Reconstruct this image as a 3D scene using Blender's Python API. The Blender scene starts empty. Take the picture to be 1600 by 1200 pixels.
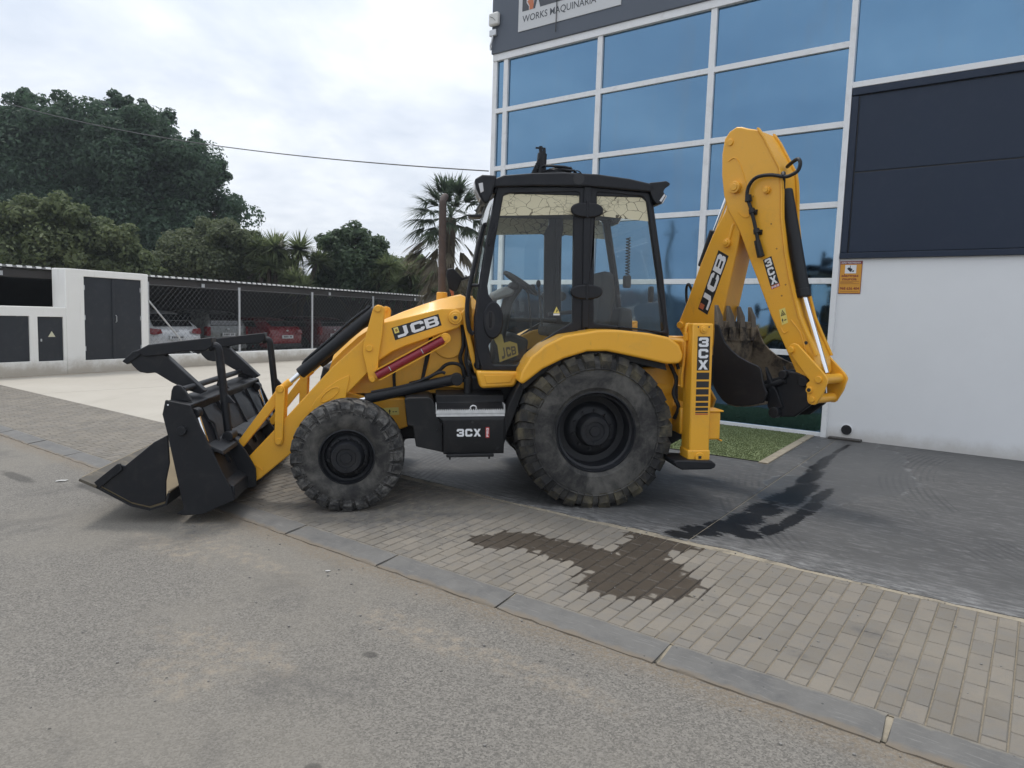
import bpy, bmesh, math, random
import numpy as np
from mathutils import Vector, Matrix
from mathutils.geometry import tessellate_polygon

random.seed(7)
scene = bpy.context.scene
COL = scene.collection
R = math.radians

# ------------------------------------------------------------------ camera
cam_data = bpy.data.cameras.new('camera')
cam = bpy.data.objects.new('camera', cam_data)
COL.objects.link(cam)
cam_data.sensor_width = 36.0
cam_data.lens = 36.0 * 1098.57 / 1600.0
cam_data.clip_start = 0.05
cam_data.clip_end = 2000.0
_right = Vector((0.999479, 0.003081, 0.032125))
_down = Vector((0.032273, -0.095422, -0.994914))
_fwd = Vector((0.0, 0.995432, -0.095472))
cm = Matrix.Identity(4)
for i in range(3):
    cm[i][0] = _right[i]; cm[i][1] = -_down[i]; cm[i][2] = -_fwd[i]
cm[0][3], cm[1][3], cm[2][3] = 0.0, 0.0, 1.75
cam.matrix_world = cm
scene.camera = cam

# ------------------------------------------------------------------ sky, sun, exposure
SUN_EL, SUN_AZ = R(66), R(-35)          # azimuth measured from +Y towards +X
scene.view_settings.view_transform = 'Standard'
scene.view_settings.look = 'None'
scene.view_settings.gamma = 1.0
scene.view_settings.use_curve_mapping = False
scene.view_settings.exposure = 0.16

world = bpy.data.worlds.new('World')
scene.world = world
world.use_nodes = True
nt = world.node_tree
nt.nodes.clear()
def wn(t, **k):
    n = nt.nodes.new(t)
    for a, b in k.items():
        setattr(n, a, b)
    return n
w_out = wn('ShaderNodeOutputWorld')
w_bg = wn('ShaderNodeBackground')
w_bg.inputs['Strength'].default_value = 0.1
w_sky = wn('ShaderNodeTexSky', sky_type='NISHITA', sun_disc=False)
w_sky.sun_elevation = SUN_EL
w_sky.sun_rotation = SUN_AZ
w_sky.air_density = 1.0
w_sky.dust_density = 2.0
w_tc = wn('ShaderNodeTexCoord')
w_sep = wn('ShaderNodeSeparateXYZ')
w_den = wn('ShaderNodeMath', operation='ADD'); w_den.inputs[1].default_value = 0.22
w_abs = wn('ShaderNodeMath', operation='MAXIMUM'); w_abs.inputs[1].default_value = 0.0
w_dx = wn('ShaderNodeMath', operation='DIVIDE')
w_dy = wn('ShaderNodeMath', operation='DIVIDE')
w_cmb = wn('ShaderNodeCombineXYZ')
w_n1 = wn('ShaderNodeTexNoise'); w_n1.inputs['Scale'].default_value = 1.15; w_n1.inputs['Detail'].default_value = 7.0
w_n1.inputs['Roughness'].default_value = 0.55; w_n1.inputs['Distortion'].default_value = 0.35
w_n2 = wn('ShaderNodeTexNoise'); w_n2.inputs['Scale'].default_value = 5.5; w_n2.inputs['Detail'].default_value = 5.0
w_mixn = wn('ShaderNodeMath', operation='MULTIPLY_ADD'); w_mixn.inputs[1].default_value = 0.26
w_ramp = wn('ShaderNodeValToRGB')
w_ramp.color_ramp.interpolation = 'B_SPLINE'
e = w_ramp.color_ramp.elements
e[0].position = 0.40; e[0].color = (0.50, 0.57, 0.68, 1)
e[1].position = 0.80; e[1].color = (0.91, 0.94, 0.985, 1)
m_ = w_ramp.color_ramp.elements.new(0.62); m_.color = (0.715, 0.76, 0.83, 1)
w_scale = wn('ShaderNodeVectorMath', operation='SCALE')
# an overcast sky is brighter towards the zenith, the same all round
w_zen = wn('ShaderNodeMath', operation='MULTIPLY_ADD'); w_zen.inputs[1].default_value = 7.5; w_zen.inputs[2].default_value = 9.6
w_mix = wn('ShaderNodeMix', data_type='RGBA'); w_mix.inputs['Factor'].default_value = 0.93
L_ = nt.links.new
L_(w_tc.outputs['Generated'], w_sep.inputs[0])
L_(w_sep.outputs['Z'], w_abs.inputs[0]); L_(w_abs.outputs[0], w_den.inputs[0])
L_(w_sep.outputs['X'], w_dx.inputs[0]); L_(w_den.outputs[0], w_dx.inputs[1])
L_(w_sep.outputs['Y'], w_dy.inputs[0]); L_(w_den.outputs[0], w_dy.inputs[1])
L_(w_dx.outputs[0], w_cmb.inputs[0]); L_(w_dy.outputs[0], w_cmb.inputs[1])
L_(w_cmb.outputs[0], w_n1.inputs['Vector']); L_(w_cmb.outputs[0], w_n2.inputs['Vector'])
L_(w_n2.outputs['Fac'], w_mixn.inputs[0]); L_(w_n1.outputs['Fac'], w_mixn.inputs[2])
L_(w_mixn.outputs[0], w_ramp.inputs[0])
L_(w_abs.outputs[0], w_zen.inputs[0])
L_(w_ramp.outputs[0], w_scale.inputs[0]); L_(w_zen.outputs[0], w_scale.inputs['Scale'])
L_(w_sky.outputs[0], w_mix.inputs[6]); L_(w_scale.outputs[0], w_mix.inputs[7])
L_(w_mix.outputs[2], w_bg.inputs['Color'])
L_(w_bg.outputs[0], w_out.inputs[0])

sun_data = bpy.data.lights.new('sun', 'SUN')
sun_data.energy = 1.5
sun_data.angle = R(14)
sun_data.color = (1.0, 0.96, 0.90)
sun = bpy.data.objects.new('sun', sun_data)
COL.objects.link(sun)
sd = Vector((math.sin(SUN_AZ) * math.cos(SUN_EL), math.cos(SUN_AZ) * math.cos(SUN_EL), math.sin(SUN_EL)))
sun.rotation_euler = (-sd).to_track_quat('-Z', 'Y').to_euler()

# ------------------------------------------------------------------ frames of reference (metres)
AZ = R(53.047)
DU = Vector((math.sin(AZ), -math.cos(AZ), 0))     # along the street, towards the viewer's right
DV = Vector((math.cos(AZ), math.sin(AZ), 0))      # from the road towards the building
ST = Matrix(((DU.x, DV.x, 0, 0), (DU.y, DV.y, 0, 0), (0, 0, 1, 0), (0, 0, 0, 1)))    # street frame (U, V, Z)
D2 = Vector((0.43110, 0.90230, 0)); N2 = Vector((D2.y, -D2.x, 0))
FE = Matrix(((D2.x, N2.x, 0, 0), (D2.y, N2.y, 0, 0), (0, 0, 1, 0), (0, 0, 0, 1)))    # fence frame (along, out, Z)
MACH = Matrix(((0.99155, -0.12736, -0.02454, 0.6284), (0.12732, 0.99186, -0.00315, 7.1174), (0.02474, 0, 0.99969, 0.11), (0, 0, 0, 1)))
_ph = R(48)
BHW = Matrix(((math.cos(_ph), -math.sin(_ph), 0, 1.967), (-math.sin(_ph), -math.cos(_ph), 0, 7.2893), (0, 0, 1, 0), (0, 0, 0, 1)))
BH = MACH.inverted() @ BHW              # swung digging arm: (reach, towards viewer, Z) inside the machine's frame

def ground_z(v):
    if v < 3.24: return 0.0
    if v < 3.43: return 0.035 * (v - 3.24) / 0.19
    if v < 4.87: return 0.035 + 0.075 * (v - 3.43) / 1.44
    return 0.11

# ------------------------------------------------------------------ mesh builder
class MB:
    def __init__(s, M=None):
        s.v = []; s.f = []; s.M = M
    def add(s, vs, fs):
        o = len(s.v); s.cuts = getattr(s, 'cuts', []) + [(o, len(s.f))]
        s.v.extend(tuple(p) for p in vs)
        s.f.extend(tuple(i + o for i in f) for f in fs)
        return s
    def prism(s, poly, y0, y1):
        """(x, z) outline pushed from y0 to y1"""
        n = len(poly)
        vs = [(x, y0, z) for x, z in poly] + [(x, y1, z) for x, z in poly]
        fs = [tuple(range(n)), tuple(range(2 * n - 1, n - 1, -1))]
        fs += [(i, i + n, (i + 1) % n + n, (i + 1) % n) for i in range(n)]
        return s.add(vs, fs)
    def plate(s, outer, holes, y0, y1):
        loops = [outer] + list(holes)
        tri = tessellate_polygon([[Vector((x, z, 0)) for x, z in l] for l in loops])
        flat = [p for l in loops for p in l]
        n = len(flat)
        vs = [(x, y0, z) for x, z in flat] + [(x, y1, z) for x, z in flat]
        fs = []
        for t in tri:
            fs.append(tuple(t)); fs.append(tuple(i + n for i in reversed(t)))
        o = 0
        for l in loops:
            m = len(l)
            fs += [(o + i, o + i + n, o + (i + 1) % m + n, o + (i + 1) % m) for i in range(m)]
            o += m
        return s.add(vs, fs)
    def flat(s, loops, y):
        tri = tessellate_polygon([[Vector((x, z, 0)) for x, z in l] for l in loops])
        flat = [p for l in loops for p in l]
        return s.add([(x, y, z) for x, z in flat], [tuple(t) for t in tri])
    def sheet(s, line, t, y0, y1):
        """open (x, z) polyline with thickness t pushed from y0 to y1"""
        return s.prism(strip(line, t), y0, y1)
    def box(s, x0, x1, y0, y1, z0, z1):
        vs = [(x0, y0, z0), (x1, y0, z0), (x1, y1, z0), (x0, y1, z0), (x0, y0, z1), (x1, y0, z1), (x1, y1, z1), (x0, y1, z1)]
        return s.add(vs, [(0, 3, 2, 1), (4, 5, 6, 7), (0, 1, 5, 4), (1, 2, 6, 5), (2, 3, 7, 6), (3, 0, 4, 7)])
    def bar(s, p0, p1, w, h, up=(0, 0, 1)):
        p0 = Vector(p0); p1 = Vector(p1); d = (p1 - p0).normalized()
        u = Vector(up); a = d.cross(u)
        if a.length < 1e-4: a = d.cross(Vector((1, 0, 0)))
        a.normalize(); b = a.cross(d)
        vs = []
        for p in (p0, p1):
            for sa, sb in ((-1, -1), (1, -1), (1, 1), (-1, 1)):
                vs.append(p + a * (sa * w / 2) + b * (sb * h / 2))
        return s.add(vs, [(0, 1, 2, 3), (7, 6, 5, 4), (0, 4, 5, 1), (1, 5, 6, 2), (2, 6, 7, 3), (3, 7, 4, 0)])
    def cyl(s, p0, p1, r0, r1=None, n=16):
        r1 = r0 if r1 is None else r1
        p0 = Vector(p0); p1 = Vector(p1); d = (p1 - p0).normalized()
        a = d.orthogonal().normalized(); b = d.cross(a)
        vs = []
        for p, r in ((p0, r0), (p1, r1)):
            for i in range(n):
                t = 2 * math.pi * i / n
                vs.append(p + a * (r * math.cos(t)) + b * (r * math.sin(t)))
        fs = [(i, (i + 1) % n, (i + 1) % n + n, i + n) for i in range(n)]
        fs += [tuple(range(n - 1, -1, -1)), tuple(range(n, 2 * n))]
        return s.add(vs, fs)
    def tube(s, pts, r, n=8, r1=None):
        pts = [Vector(p) for p in pts]; m = len(pts)
        r1 = r if r1 is None else r1
        d0 = (pts[1] - pts[0]).normalized(); a = d0.orthogonal().normalized()
        vs = []
        for k, p in enumerate(pts):
            d = (pts[min(k + 1, m - 1)] - pts[max(k - 1, 0)]).normalized()
            a = (a - d * a.dot(d)).normalized(); b = d.cross(a)
            rr = r + (r1 - r) * k / (m - 1)
            for i in range(n):
                t = 2 * math.pi * i / n
                vs.append(p + a * (rr * math.cos(t)) + b * (rr * math.sin(t)))
        fs = []
        for k in range(m - 1):
            fs += [(k * n + i, k * n + (i + 1) % n, (k + 1) * n + (i + 1) % n, (k + 1) * n + i) for i in range(n)]
        fs += [tuple(range(n - 1, -1, -1)), tuple(range((m - 1) * n, m * n))]
        return s.add(vs, fs)
    def lathe(s, prof, c, n=48, sgn=1):
        """profile of (a, r) turned about the y axis through c; a grows towards -y when sgn is 1"""
        vs = []; m = len(prof)
        for i in range(n):
            t = 2 * math.pi * i / n
            for a, r in prof:
                vs.append((c[0] + r * math.cos(t), c[1] - sgn * a, c[2] + r * math.sin(t)))
        fs = []
        for i in range(n):
            j = (i + 1) % n
            for k in range(m - 1):
                fs.append((i * m + k, i * m + k + 1, j * m + k + 1, j * m + k))
        return s.add(vs, fs)
    def ball(s, c, r, n=10, sc=(1, 1, 1)):
        vs = []; fs = []
        for i in range(n + 1):
            t = math.pi * i / n
            for j in range(n * 2):
                q = math.pi * j / n
                vs.append((c[0] + sc[0] * r * math.sin(t) * math.cos(q), c[1] + sc[1] * r * math.sin(t) * math.sin(q), c[2] + sc[2] * r * math.cos(t)))
        w = n * 2
        for i in range(n):
            for j in range(w):
                fs.append((i * w + j, (i + 1) * w + j, (i + 1) * w + (j + 1) % w, i * w + (j + 1) % w))
        return s.add(vs, fs)
    def mesh(s, name, recalc=True, smooth=35):
        me = bpy.data.meshes.new(name)
        vs = s.v if s.M is None else [tuple(s.M @ Vector(p)) for p in s.v]
        me.from_pydata(vs, [], s.f)
        if recalc:
            bm = bmesh.new(); bm.from_mesh(me)
            bmesh.ops.remove_doubles(bm, verts=bm.verts, dist=1e-6)
            bmesh.ops.recalc_face_normals(bm, faces=bm.faces)
            bm.to_mesh(me); bm.free()
        if smooth:
            me.polygons.foreach_set('use_smooth', [True] * len(me.polygons))
            me.set_sharp_from_angle(angle=R(smooth))
        me.update()
        return me
    def build(s, name, mat, parent=None, bevel=0.0, smooth=35, recalc=True, seg=2, label=None):
        o = bpy.data.objects.new(name, s.mesh(name, recalc, smooth))
        o.data.materials.append(mat)
        COL.objects.link(o)
        if parent is not None:
            o.parent = parent
        if bevel:
            m = o.modifiers.new('bevel', 'BEVEL'); m.width = bevel; m.segments = seg
            m.limit_method = 'ANGLE'; m.angle_limit = R(35); m.harden_normals = False
            m.use_clamp_overlap = True
        if label: o['label'] = label
        return o

def build_each(s, name, mat, parent=None, **k):
    """one object for each separate piece: shapes whose bounds touch stay together"""
    cuts = s.cuts + [(len(s.v), len(s.f))]; P = []
    for (a, fa), (b, fb) in zip(cuts[:-1], cuts[1:]):
        vs = [Vector(p) for p in s.v[a:b]]
        lo = [min(p[i] for p in vs) - 1e-3 for i in range(3)]; hi = [max(p[i] for p in vs) + 1e-3 for i in range(3)]
        P.append([lo, hi, [(s.v[a:b], [tuple(i - a for i in f) for f in s.f[fa:fb]])]])
    i = 0
    while i < len(P):
        j = i + 1; hit = False
        while j < len(P):
            if all(P[i][0][k_] <= P[j][1][k_] and P[j][0][k_] <= P[i][1][k_] for k_ in range(3)):
                q = P.pop(j); hit = True
                P[i][0] = [min(a, b) for a, b in zip(P[i][0], q[0])]; P[i][1] = [max(a, b) for a, b in zip(P[i][1], q[1])]; P[i][2] += q[2]
            else: j += 1
        if not hit: i += 1
    out = []
    for lo, hi, shp in P:
        m = MB(s.M)
        for v, f in shp: m.add(v, f)
        out.append(m.build(name, mat, parent, **k))
    return out[0]
MB.build_each = build_each

def strip(line, t):
    """outline of an open polyline drawn with width t"""
    n = len(line); L = []; Rr = []
    for i, (x, z) in enumerate(line):
        if i == 0: d = Vector((line[1][0] - x, line[1][1] - z)).normalized(); nn = Vector((-d.y, d.x)); k = 1
        elif i == n - 1: d = Vector((x - line[-2][0], z - line[-2][1])).normalized(); nn = Vector((-d.y, d.x)); k = 1
        else:
            d0 = Vector((x - line[i - 1][0], z - line[i - 1][1])).normalized()
            d1 = Vector((line[i + 1][0] - x, line[i + 1][1] - z)).normalized()
            n0 = Vector((-d0.y, d0.x)); n1 = Vector((-d1.y, d1.x))
            nn = (n0 + n1).normalized(); k = 1 / max(0.35, nn.dot(n0))
        L.append((x + nn.x * t / 2 * k, z + nn.y * t / 2 * k)); Rr.append((x - nn.x * t / 2 * k, z - nn.y * t / 2 * k))
    return L + Rr[::-1]

def smooth_line(pts, k=5):
    """Catmull-Rom through the points"""
    pts = [Vector(p) for p in pts]; out = []
    for i in range(len(pts) - 1):
        p0 = pts[max(i - 1, 0)]; p1 = pts[i]; p2 = pts[i + 1]; p3 = pts[min(i + 2, len(pts) - 1)]
        for j in range(k):
            t = j / k
            out.append(0.5 * ((2 * p1) + (p2 - p0) * t + (2 * p0 - 5 * p1 + 4 * p2 - p3) * t * t + (3 * p1 - p0 - 3 * p2 + p3) * t ** 3))
    out.append(pts[-1])
    return out

def tag(o, label=None, category=None, group=None, kind=None):
    if label: o['label'] = label
    if category: o['category'] = category
    if group: o['group'] = group
    if kind: o['kind'] = kind
    return o

def thing(name, label, category, M=None, group=None):
    o = bpy.data.objects.new(name, None)
    o.empty_display_size = 0.2
    COL.objects.link(o)
    if M is not None: o.matrix_world = M
    return tag(o, label, category, group)

def copy_tree(o, parent=None):
    c = o.copy(); COL.objects.link(c); c.parent = parent
    for ch in [x for x in bpy.data.objects if x.parent == o]:
        copy_tree(ch, c)
    return c

# ------------------------------------------------------------------ lettering
LET = {
 'J': [[(.02, 0), (.58, 0), (.84, .22), (.84, 1), (.56, 1), (.56, .30), (.50, .25), (.02, .25)]],
 'C': [[(1, .64), (1, .84), (.84, 1), (.16, 1), (0, .84), (0, .16), (.16, 0), (.84, 0), (1, .16), (1, .36), (.72, .36), (.72, .25), (.28, .25), (.28, .75), (.72, .75), (.72, .64)]],
 'B': [[(0, 0), (.86, 0), (1, .14), (1, .42), (.93, .50), (1, .58), (1, .86), (.86, 1), (0, 1)], [(.28, .20), (.28, .41), (.72, .41), (.72, .20)], [(.28, .60), (.28, .80), (.72, .80), (.72, .60)]],
 '3': [[(0, .66), (0, .88), (.14, 1), (.86, 1), (1, .86), (1, .58), (.92, .5), (1, .42), (1, .14), (.86, 0), (.14, 0), (0, .12), (0, .34), (.28, .34), (.28, .24), (.72, .24), (.72, .39), (.34, .39), (.34, .61), (.72, .61), (.72, .76), (.28, .76), (.28, .66)]],
 'X': [[(0, 1), (.32, 1), (.5, .70), (.68, 1), (1, 1), (.67, .5), (1, 0), (.68, 0), (.5, .30), (.32, 0), (0, 0), (.33, .5)]],
 'P': [[(0, 0), (.3, 0), (.3, .34), (.85, .34), (1, .5), (1, .85), (.85, 1), (0, 1)], [(.3, .56), (.3, .80), (.7, .80), (.7, .56)]],
 'R': [[(0, 0), (.3, 0), (.3, .34), (.5, .34), (.68, 0), (1, 0), (.8, .36), (1, .5), (1, .85), (.85, 1), (0, 1)], [(.3, .56), (.3, .80), (.7, .80), (.7, .56)]],
 'O': [[(.15, 0), (.85, 0), (1, .15), (1, .85), (.85, 1), (.15, 1), (0, .85), (0, .15)], [(.3, .22), (.3, .78), (.7, .78), (.7, .22)]],
}
def quad_map(q, u, v):
    a, b, c, d = [Vector(p) for p in q]
    p = (a * (1 - u) + b * u) * (1 - v) + (d * (1 - u) + c * u) * v
    return (p.x, p.y)
def letters(mb, word, quad, y, box=(0.06, 0.1, 0.94, 0.9), gap=0.06, vertical=False):
    """letters laid flat into a four-cornered field; corners run bottom-left, bottom-right, top-right, top-left"""
    n = len(word); x0, y0, x1, y1 = box
    for i, ch in enumerate(word):
        if vertical:
            h = (y1 - y0 - gap * (n - 1)) / n; a0, a1 = x0, x1; b1 = y1 - i * (h + gap); b0 = b1 - h
        else:
            w = (x1 - x0 - gap * (n - 1)) / n; a0 = x0 + i * (w + gap); a1 = a0 + w; b0, b1 = y0, y1
        loops = [[quad_map(quad, a0 + (a1 - a0) * u, b0 + (b1 - b0) * v) for u, v in l] for l in LET[ch]]
        mb.flat(loops, y)
    return mb
def font_mesh(text, M, width, height, bold=0.0):
    """built-in typeface set into a box of the given size, in the x/z plane of M"""
    cu = bpy.data.curves.new('lettering', 'FONT'); cu.body = text; cu.offset = bold; cu.resolution_u = 3
    o = bpy.data.objects.new('lettering', cu); COL.objects.link(o)
    bpy.context.view_layer.update()
    me = bpy.data.meshes.new_from_object(o.evaluated_get(bpy.context.evaluated_depsgraph_get()))
    bpy.data.objects.remove(o)
    xs = [v.co.x for v in me.vertices]; ys = [v.co.y for v in me.vertices]
    sx = width / (max(xs) - min(xs)); sy = height / (max(ys) - min(ys)); mx, my = min(xs), min(ys)
    for v in me.vertices:
        v.co = M @ Vector(((v.co.x - mx) * sx, 0, (v.co.y - my) * sy))
    me.update()
    return me
def font_obj(name, text, M, w, h, mat, parent, bold=0.0):
    o = bpy.data.objects.new(name, font_mesh(text, M, w, h, bold))
    o.data.materials.clear(); o.data.materials.append(mat)
    COL.objects.link(o); o.parent = parent
    return o

# ------------------------------------------------------------------ materials
class NT:
    """small wrapper for writing node trees"""
    def __init__(s, name):
        s.m = bpy.data.materials.new(name); s.m.use_nodes = True
        s.t = s.m.node_tree; s.t.nodes.clear()
        s.out = s.n('ShaderNodeOutputMaterial')
        s.b = s.n('ShaderNodeBsdfPrincipled')
        s.l(s.b.outputs[0], s.out.inputs['Surface'])
    def n(s, t, **k):
        x = s.t.nodes.new(t)
        for a, b in k.items(): setattr(x, a, b)
        return x
    def l(s, a, b): s.t.links.new(a, b)
    def put(s, sock, val):
        if hasattr(val, 'node'): s.l(val, sock)
        else: sock.default_value = val
    def pos(s):
        return s.n('ShaderNodeNewGeometry').outputs['Position']
    def objco(s):
        return s.n('ShaderNodeTexCoord').outputs['Object']
    def noise(s, vec, scale, detail=4, rough=0.5, dist=0.0, out='Fac'):
        x = s.n('ShaderNodeTexNoise'); s.l(vec, x.inputs['Vector'])
        x.inputs['Scale'].default_value = scale; x.inputs['Detail'].default_value = detail
        x.inputs['Roughness'].default_value = rough; x.inputs['Distortion'].default_value = dist
        return x.outputs[out]
    def math(s, op, a, b=None, c=None, clamp=False):
        x = s.n('ShaderNodeMath', operation=op); x.use_clamp = clamp
        s.put(x.inputs[0], a)
        if b is not None: s.put(x.inputs[1], b)
        if c is not None: s.put(x.inputs[2], c)
        return x.outputs[0]
    def ss(s, val, lo, hi):
        x = s.n('ShaderNodeMapRange', interpolation_type='SMOOTHSTEP')
        s.put(x.inputs['Value'], val); x.inputs['From Min'].default_value = lo; x.inputs['From Max'].default_value = hi
        return x.outputs[0]
    def mix(s, f, a, b):
        x = s.n('ShaderNodeMix', data_type='RGBA')
        s.put(x.inputs['Factor'], f)
        s.put(x.inputs[6], a if hasattr(a, 'node') else (*a, 1)); s.put(x.inputs[7], b if hasattr(b, 'node') else (*b, 1))
        return x.outputs[2]
    def vscale(s, vec, sc):
        x = s.n('ShaderNodeVectorMath', operation='MULTIPLY'); s.l(vec, x.inputs[0]); x.inputs[1].default_value = sc
        return x.outputs[0]
    def dot(s, vec, d):
        x = s.n('ShaderNodeVectorMath', operation='DOT_PRODUCT'); s.l(vec, x.inputs[0]); x.inputs[1].default_value = d
        return x.outputs['Value']
    def uv(s):
        """street coordinates (U, V, Z) as a vector"""
        p = s.pos(); c = s.n('ShaderNodeCombineXYZ')
        s.l(s.dot(p, DU), c.inputs[0]); s.l(s.dot(p, DV), c.inputs[1])
        return c.outputs[0]
    def blobs(s, uv, ells, wob=0.35, scale=3.0, soft=0.12, detail=4, extra=None):
        """soft-edged stain made of ellipses (u, v, ru, rv) with a wandering outline"""
        best = None
        for u, v, ru, rv in ells:
            x = s.n('ShaderNodeVectorMath', operation='SUBTRACT'); s.l(uv, x.inputs[0]); x.inputs[1].default_value = (u, v, 0)
            y = s.n('ShaderNodeVectorMath', operation='MULTIPLY'); s.l(x.outputs[0], y.inputs[0]); y.inputs[1].default_value = (1 / ru, 1 / rv, 0)
            z = s.n('ShaderNodeVectorMath', operation='LENGTH'); s.l(y.outputs[0], z.inputs[0])
            best = z.outputs['Value'] if best is None else s.math('MINIMUM', best, z.outputs['Value'])
        nz = s.math('SUBTRACT', s.noise(uv, scale, detail, 0.6), 0.5)
        d = s.math('MULTIPLY_ADD', nz, wob * 2, best)
        if extra is not None: d = s.math('ADD', d, extra)
        return s.math('SUBTRACT', 1.0, s.ss(d, 1.0 - soft, 1.0 + soft))
    def bump(s, h, strength=0.3, dist=0.01):
        x = s.n('ShaderNodeBump'); x.inputs['Strength'].default_value = strength; x.inputs['Distance'].default_value = dist
        s.l(h, x.inputs['Height']); s.l(x.outputs[0], s.b.inputs['Normal'])
    def set(s, **k):
        for a, v in k.items():
            s.put(s.b.inputs[a.replace('_', ' ')], v if not (isinstance(v, tuple) and len(v) == 3 and 'Color' in a.replace('_', ' ')) else (*v, 1))
        return s.m

def paint(name, col, rough=0.4, metal=0.0, var=0.12, scale=3.0, dirt=None, dirt_amt=0.25, bump=0.0, spec=0.5, coat=0.0, dscale=6.0, dlo=0.48, dhi=0.75):
    t = NT(name); o = t.objco()
    n1 = t.noise(o, scale, 5, 0.6)
    dark = tuple(c * (1 - var) for c in col); lite = tuple(min(1, c * (1 + var)) for c in col)
    c = t.mix(n1, dark, lite)
    if dirt:
        n2 = t.noise(o, dscale, 8, 0.68, 0.4)
        c = t.mix(t.math('MULTIPLY', t.ss(n2, dlo, dhi), dirt_amt), c, dirt)
    r = t.math('MULTIPLY_ADD', t.noise(o, scale * 4, 4), 0.2, rough - 0.1)
    if bump: t.bump(t.noise(o, 60, 3), bump, 0.004)
    t.set(Base_Color=c, Roughness=r, Metallic=metal, Specular_IOR_Level=spec, Coat_Weight=coat)
    return t.m

def yellow():
    t = NT('yellow_paint'); o = t.objco()
    c = t.mix(t.noise(o, 1.3, 5, .6), (0.735, 0.352, 0.022), (0.80, 0.410, 0.030))
    # faded patches, grime, fine scratches down to primer
    c = t.mix(t.math('MULTIPLY', t.ss(t.noise(o, 3.2, 8, .7, .6), .50, .74), .40), c, (0.50, 0.285, 0.055))
    c = t.mix(t.math('MULTIPLY', t.ss(t.noise(t.vscale(o, (3, 3, .8)), 5, 7, .75), .60, .78), .45), c, (0.20, 0.135, 0.06))
    sc = t.noise(t.vscale(o, (5, 5, 60)), 2.0, 3, .6)
    c = t.mix(t.math('MULTIPLY', t.ss(sc, .70, .76), .45), c, (0.62, 0.48, 0.26))
    sp = t.n('ShaderNodeTexVoronoi'); sp.inputs['Scale'].default_value = 17.0; t.l(o, sp.inputs['Vector'])
    c = t.mix(t.math('MULTIPLY', t.math('LESS_THAN', sp.outputs['Distance'], .045), .6), c, (0.12, 0.08, 0.04))
    r = t.math('MULTIPLY_ADD', t.noise(o, 7, 7, .7), .34, .20)
    t.bump(t.noise(o, 5.0, 4, .55), .05, .02)
    t.set(Base_Color=c, Roughness=r, Coat_Weight=.08, Specular_IOR_Level=.5)
    return t.m
YEL = yellow()
BLK = paint('black_paint', (0.0115, 0.0125, 0.0155), 0.48, var=0.3, scale=2.5, dirt=(0.06, 0.056, 0.052), dirt_amt=0.28, spec=0.3)
BLKM = paint('matt_black_plastic', (0.010, 0.0105, 0.012), 0.55, var=0.25, scale=3, dirt=(0.07, 0.066, 0.06), dirt_amt=0.22, spec=0.3)
CAB = paint('cab_black', (0.010, 0.011, 0.0145), 0.42, var=0.25, scale=2, dirt=(0.06, 0.06, 0.062), dirt_amt=0.16, spec=0.3)
SLEEVE = paint('black_sleeve', (0.011, 0.012, 0.0145), 0.5, var=0.3, scale=6, bump=0.15, spec=0.3)
CHROME = paint('chrome_rod', (0.78, 0.79, 0.80), 0.16, metal=1.0, var=0.05)
STEEL = paint('galvanised_steel', (0.55, 0.56, 0.57), 0.45, metal=0.75, var=0.2, scale=14)
RUST = paint('rusty_pipe', (0.075, 0.055, 0.048), 0.72, var=0.35, scale=5, dirt=(0.12, 0.10, 0.092), dirt_amt=0.6)
RED = paint('red_paint', (0.24, 0.018, 0.035), 0.36, var=0.12)
WHT = paint('white_print', (0.72, 0.73, 0.75), 0.5, var=0.03)
INK = paint('black_print', (0.014, 0.014, 0.016), 0.45, var=0.1)
REDP = paint('red_print', (0.42, 0.03, 0.03), 0.5, var=0.05)
LEMON = paint('pale_yellow_print', (0.72, 0.60, 0.16), 0.5, var=0.05)
ALUSTEP = paint('aluminium_tread', (0.60, 0.61, 0.61), 0.4, metal=0.25, var=0.25, scale=25)
LAMP = paint('lamp_lens', (0.55, 0.55, 0.56), 0.12, var=0.05, spec=0.8)
AMBER = paint('amber_lens', (0.45, 0.12, 0.05), 0.3, var=0.05)
MUDM = paint('mud_caked_steel', (0.035, 0.030, 0.027), 0.7, var=0.4, scale=5, dirt=(0.21, 0.17, 0.12), dirt_amt=0.95, bump=0.6, dscale=6.0, dlo=0.36, dhi=0.60, spec=0.2)
WORN = paint('worn_sandy_steel', (0.27, 0.215, 0.135), 0.66, var=0.35, scale=4, dirt=(0.06, 0.052, 0.045), dirt_amt=0.5, bump=0.2, spec=0.2)
CREAM = None

def rubber(name, dust, lo, hi, base=(0.020, 0.020, 0.021), sc=5.0):
    t = NT(name); o = t.objco()
    n = t.noise(o, sc, 9, 0.7, 0.5); n2 = t.noise(o, sc * 4, 6, 0.7)
    f = t.ss(t.math('MULTIPLY_ADD', n2, 0.35, n), lo, hi)
    c = t.mix(f, base, dust)
    t.bump(t.noise(o, 90, 3), 0.25, 0.003)
    t.set(Base_Color=c, Roughness=0.78, Specular_IOR_Level=0.3)
    return t.m
TY_SIDE = rubber('tyre_sidewall', (0.115, 0.110, 0.10), 0.52, 0.95, sc=3.2)
TY_RTREAD = rubber('muddy_rear_tread', (0.13, 0.112, 0.07), 0.58, 0.95, sc=3.0)
TY_FTREAD = rubber('dusty_front_tread', (0.17, 0.165, 0.155), 0.54, 0.95, sc=10.0)

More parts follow.
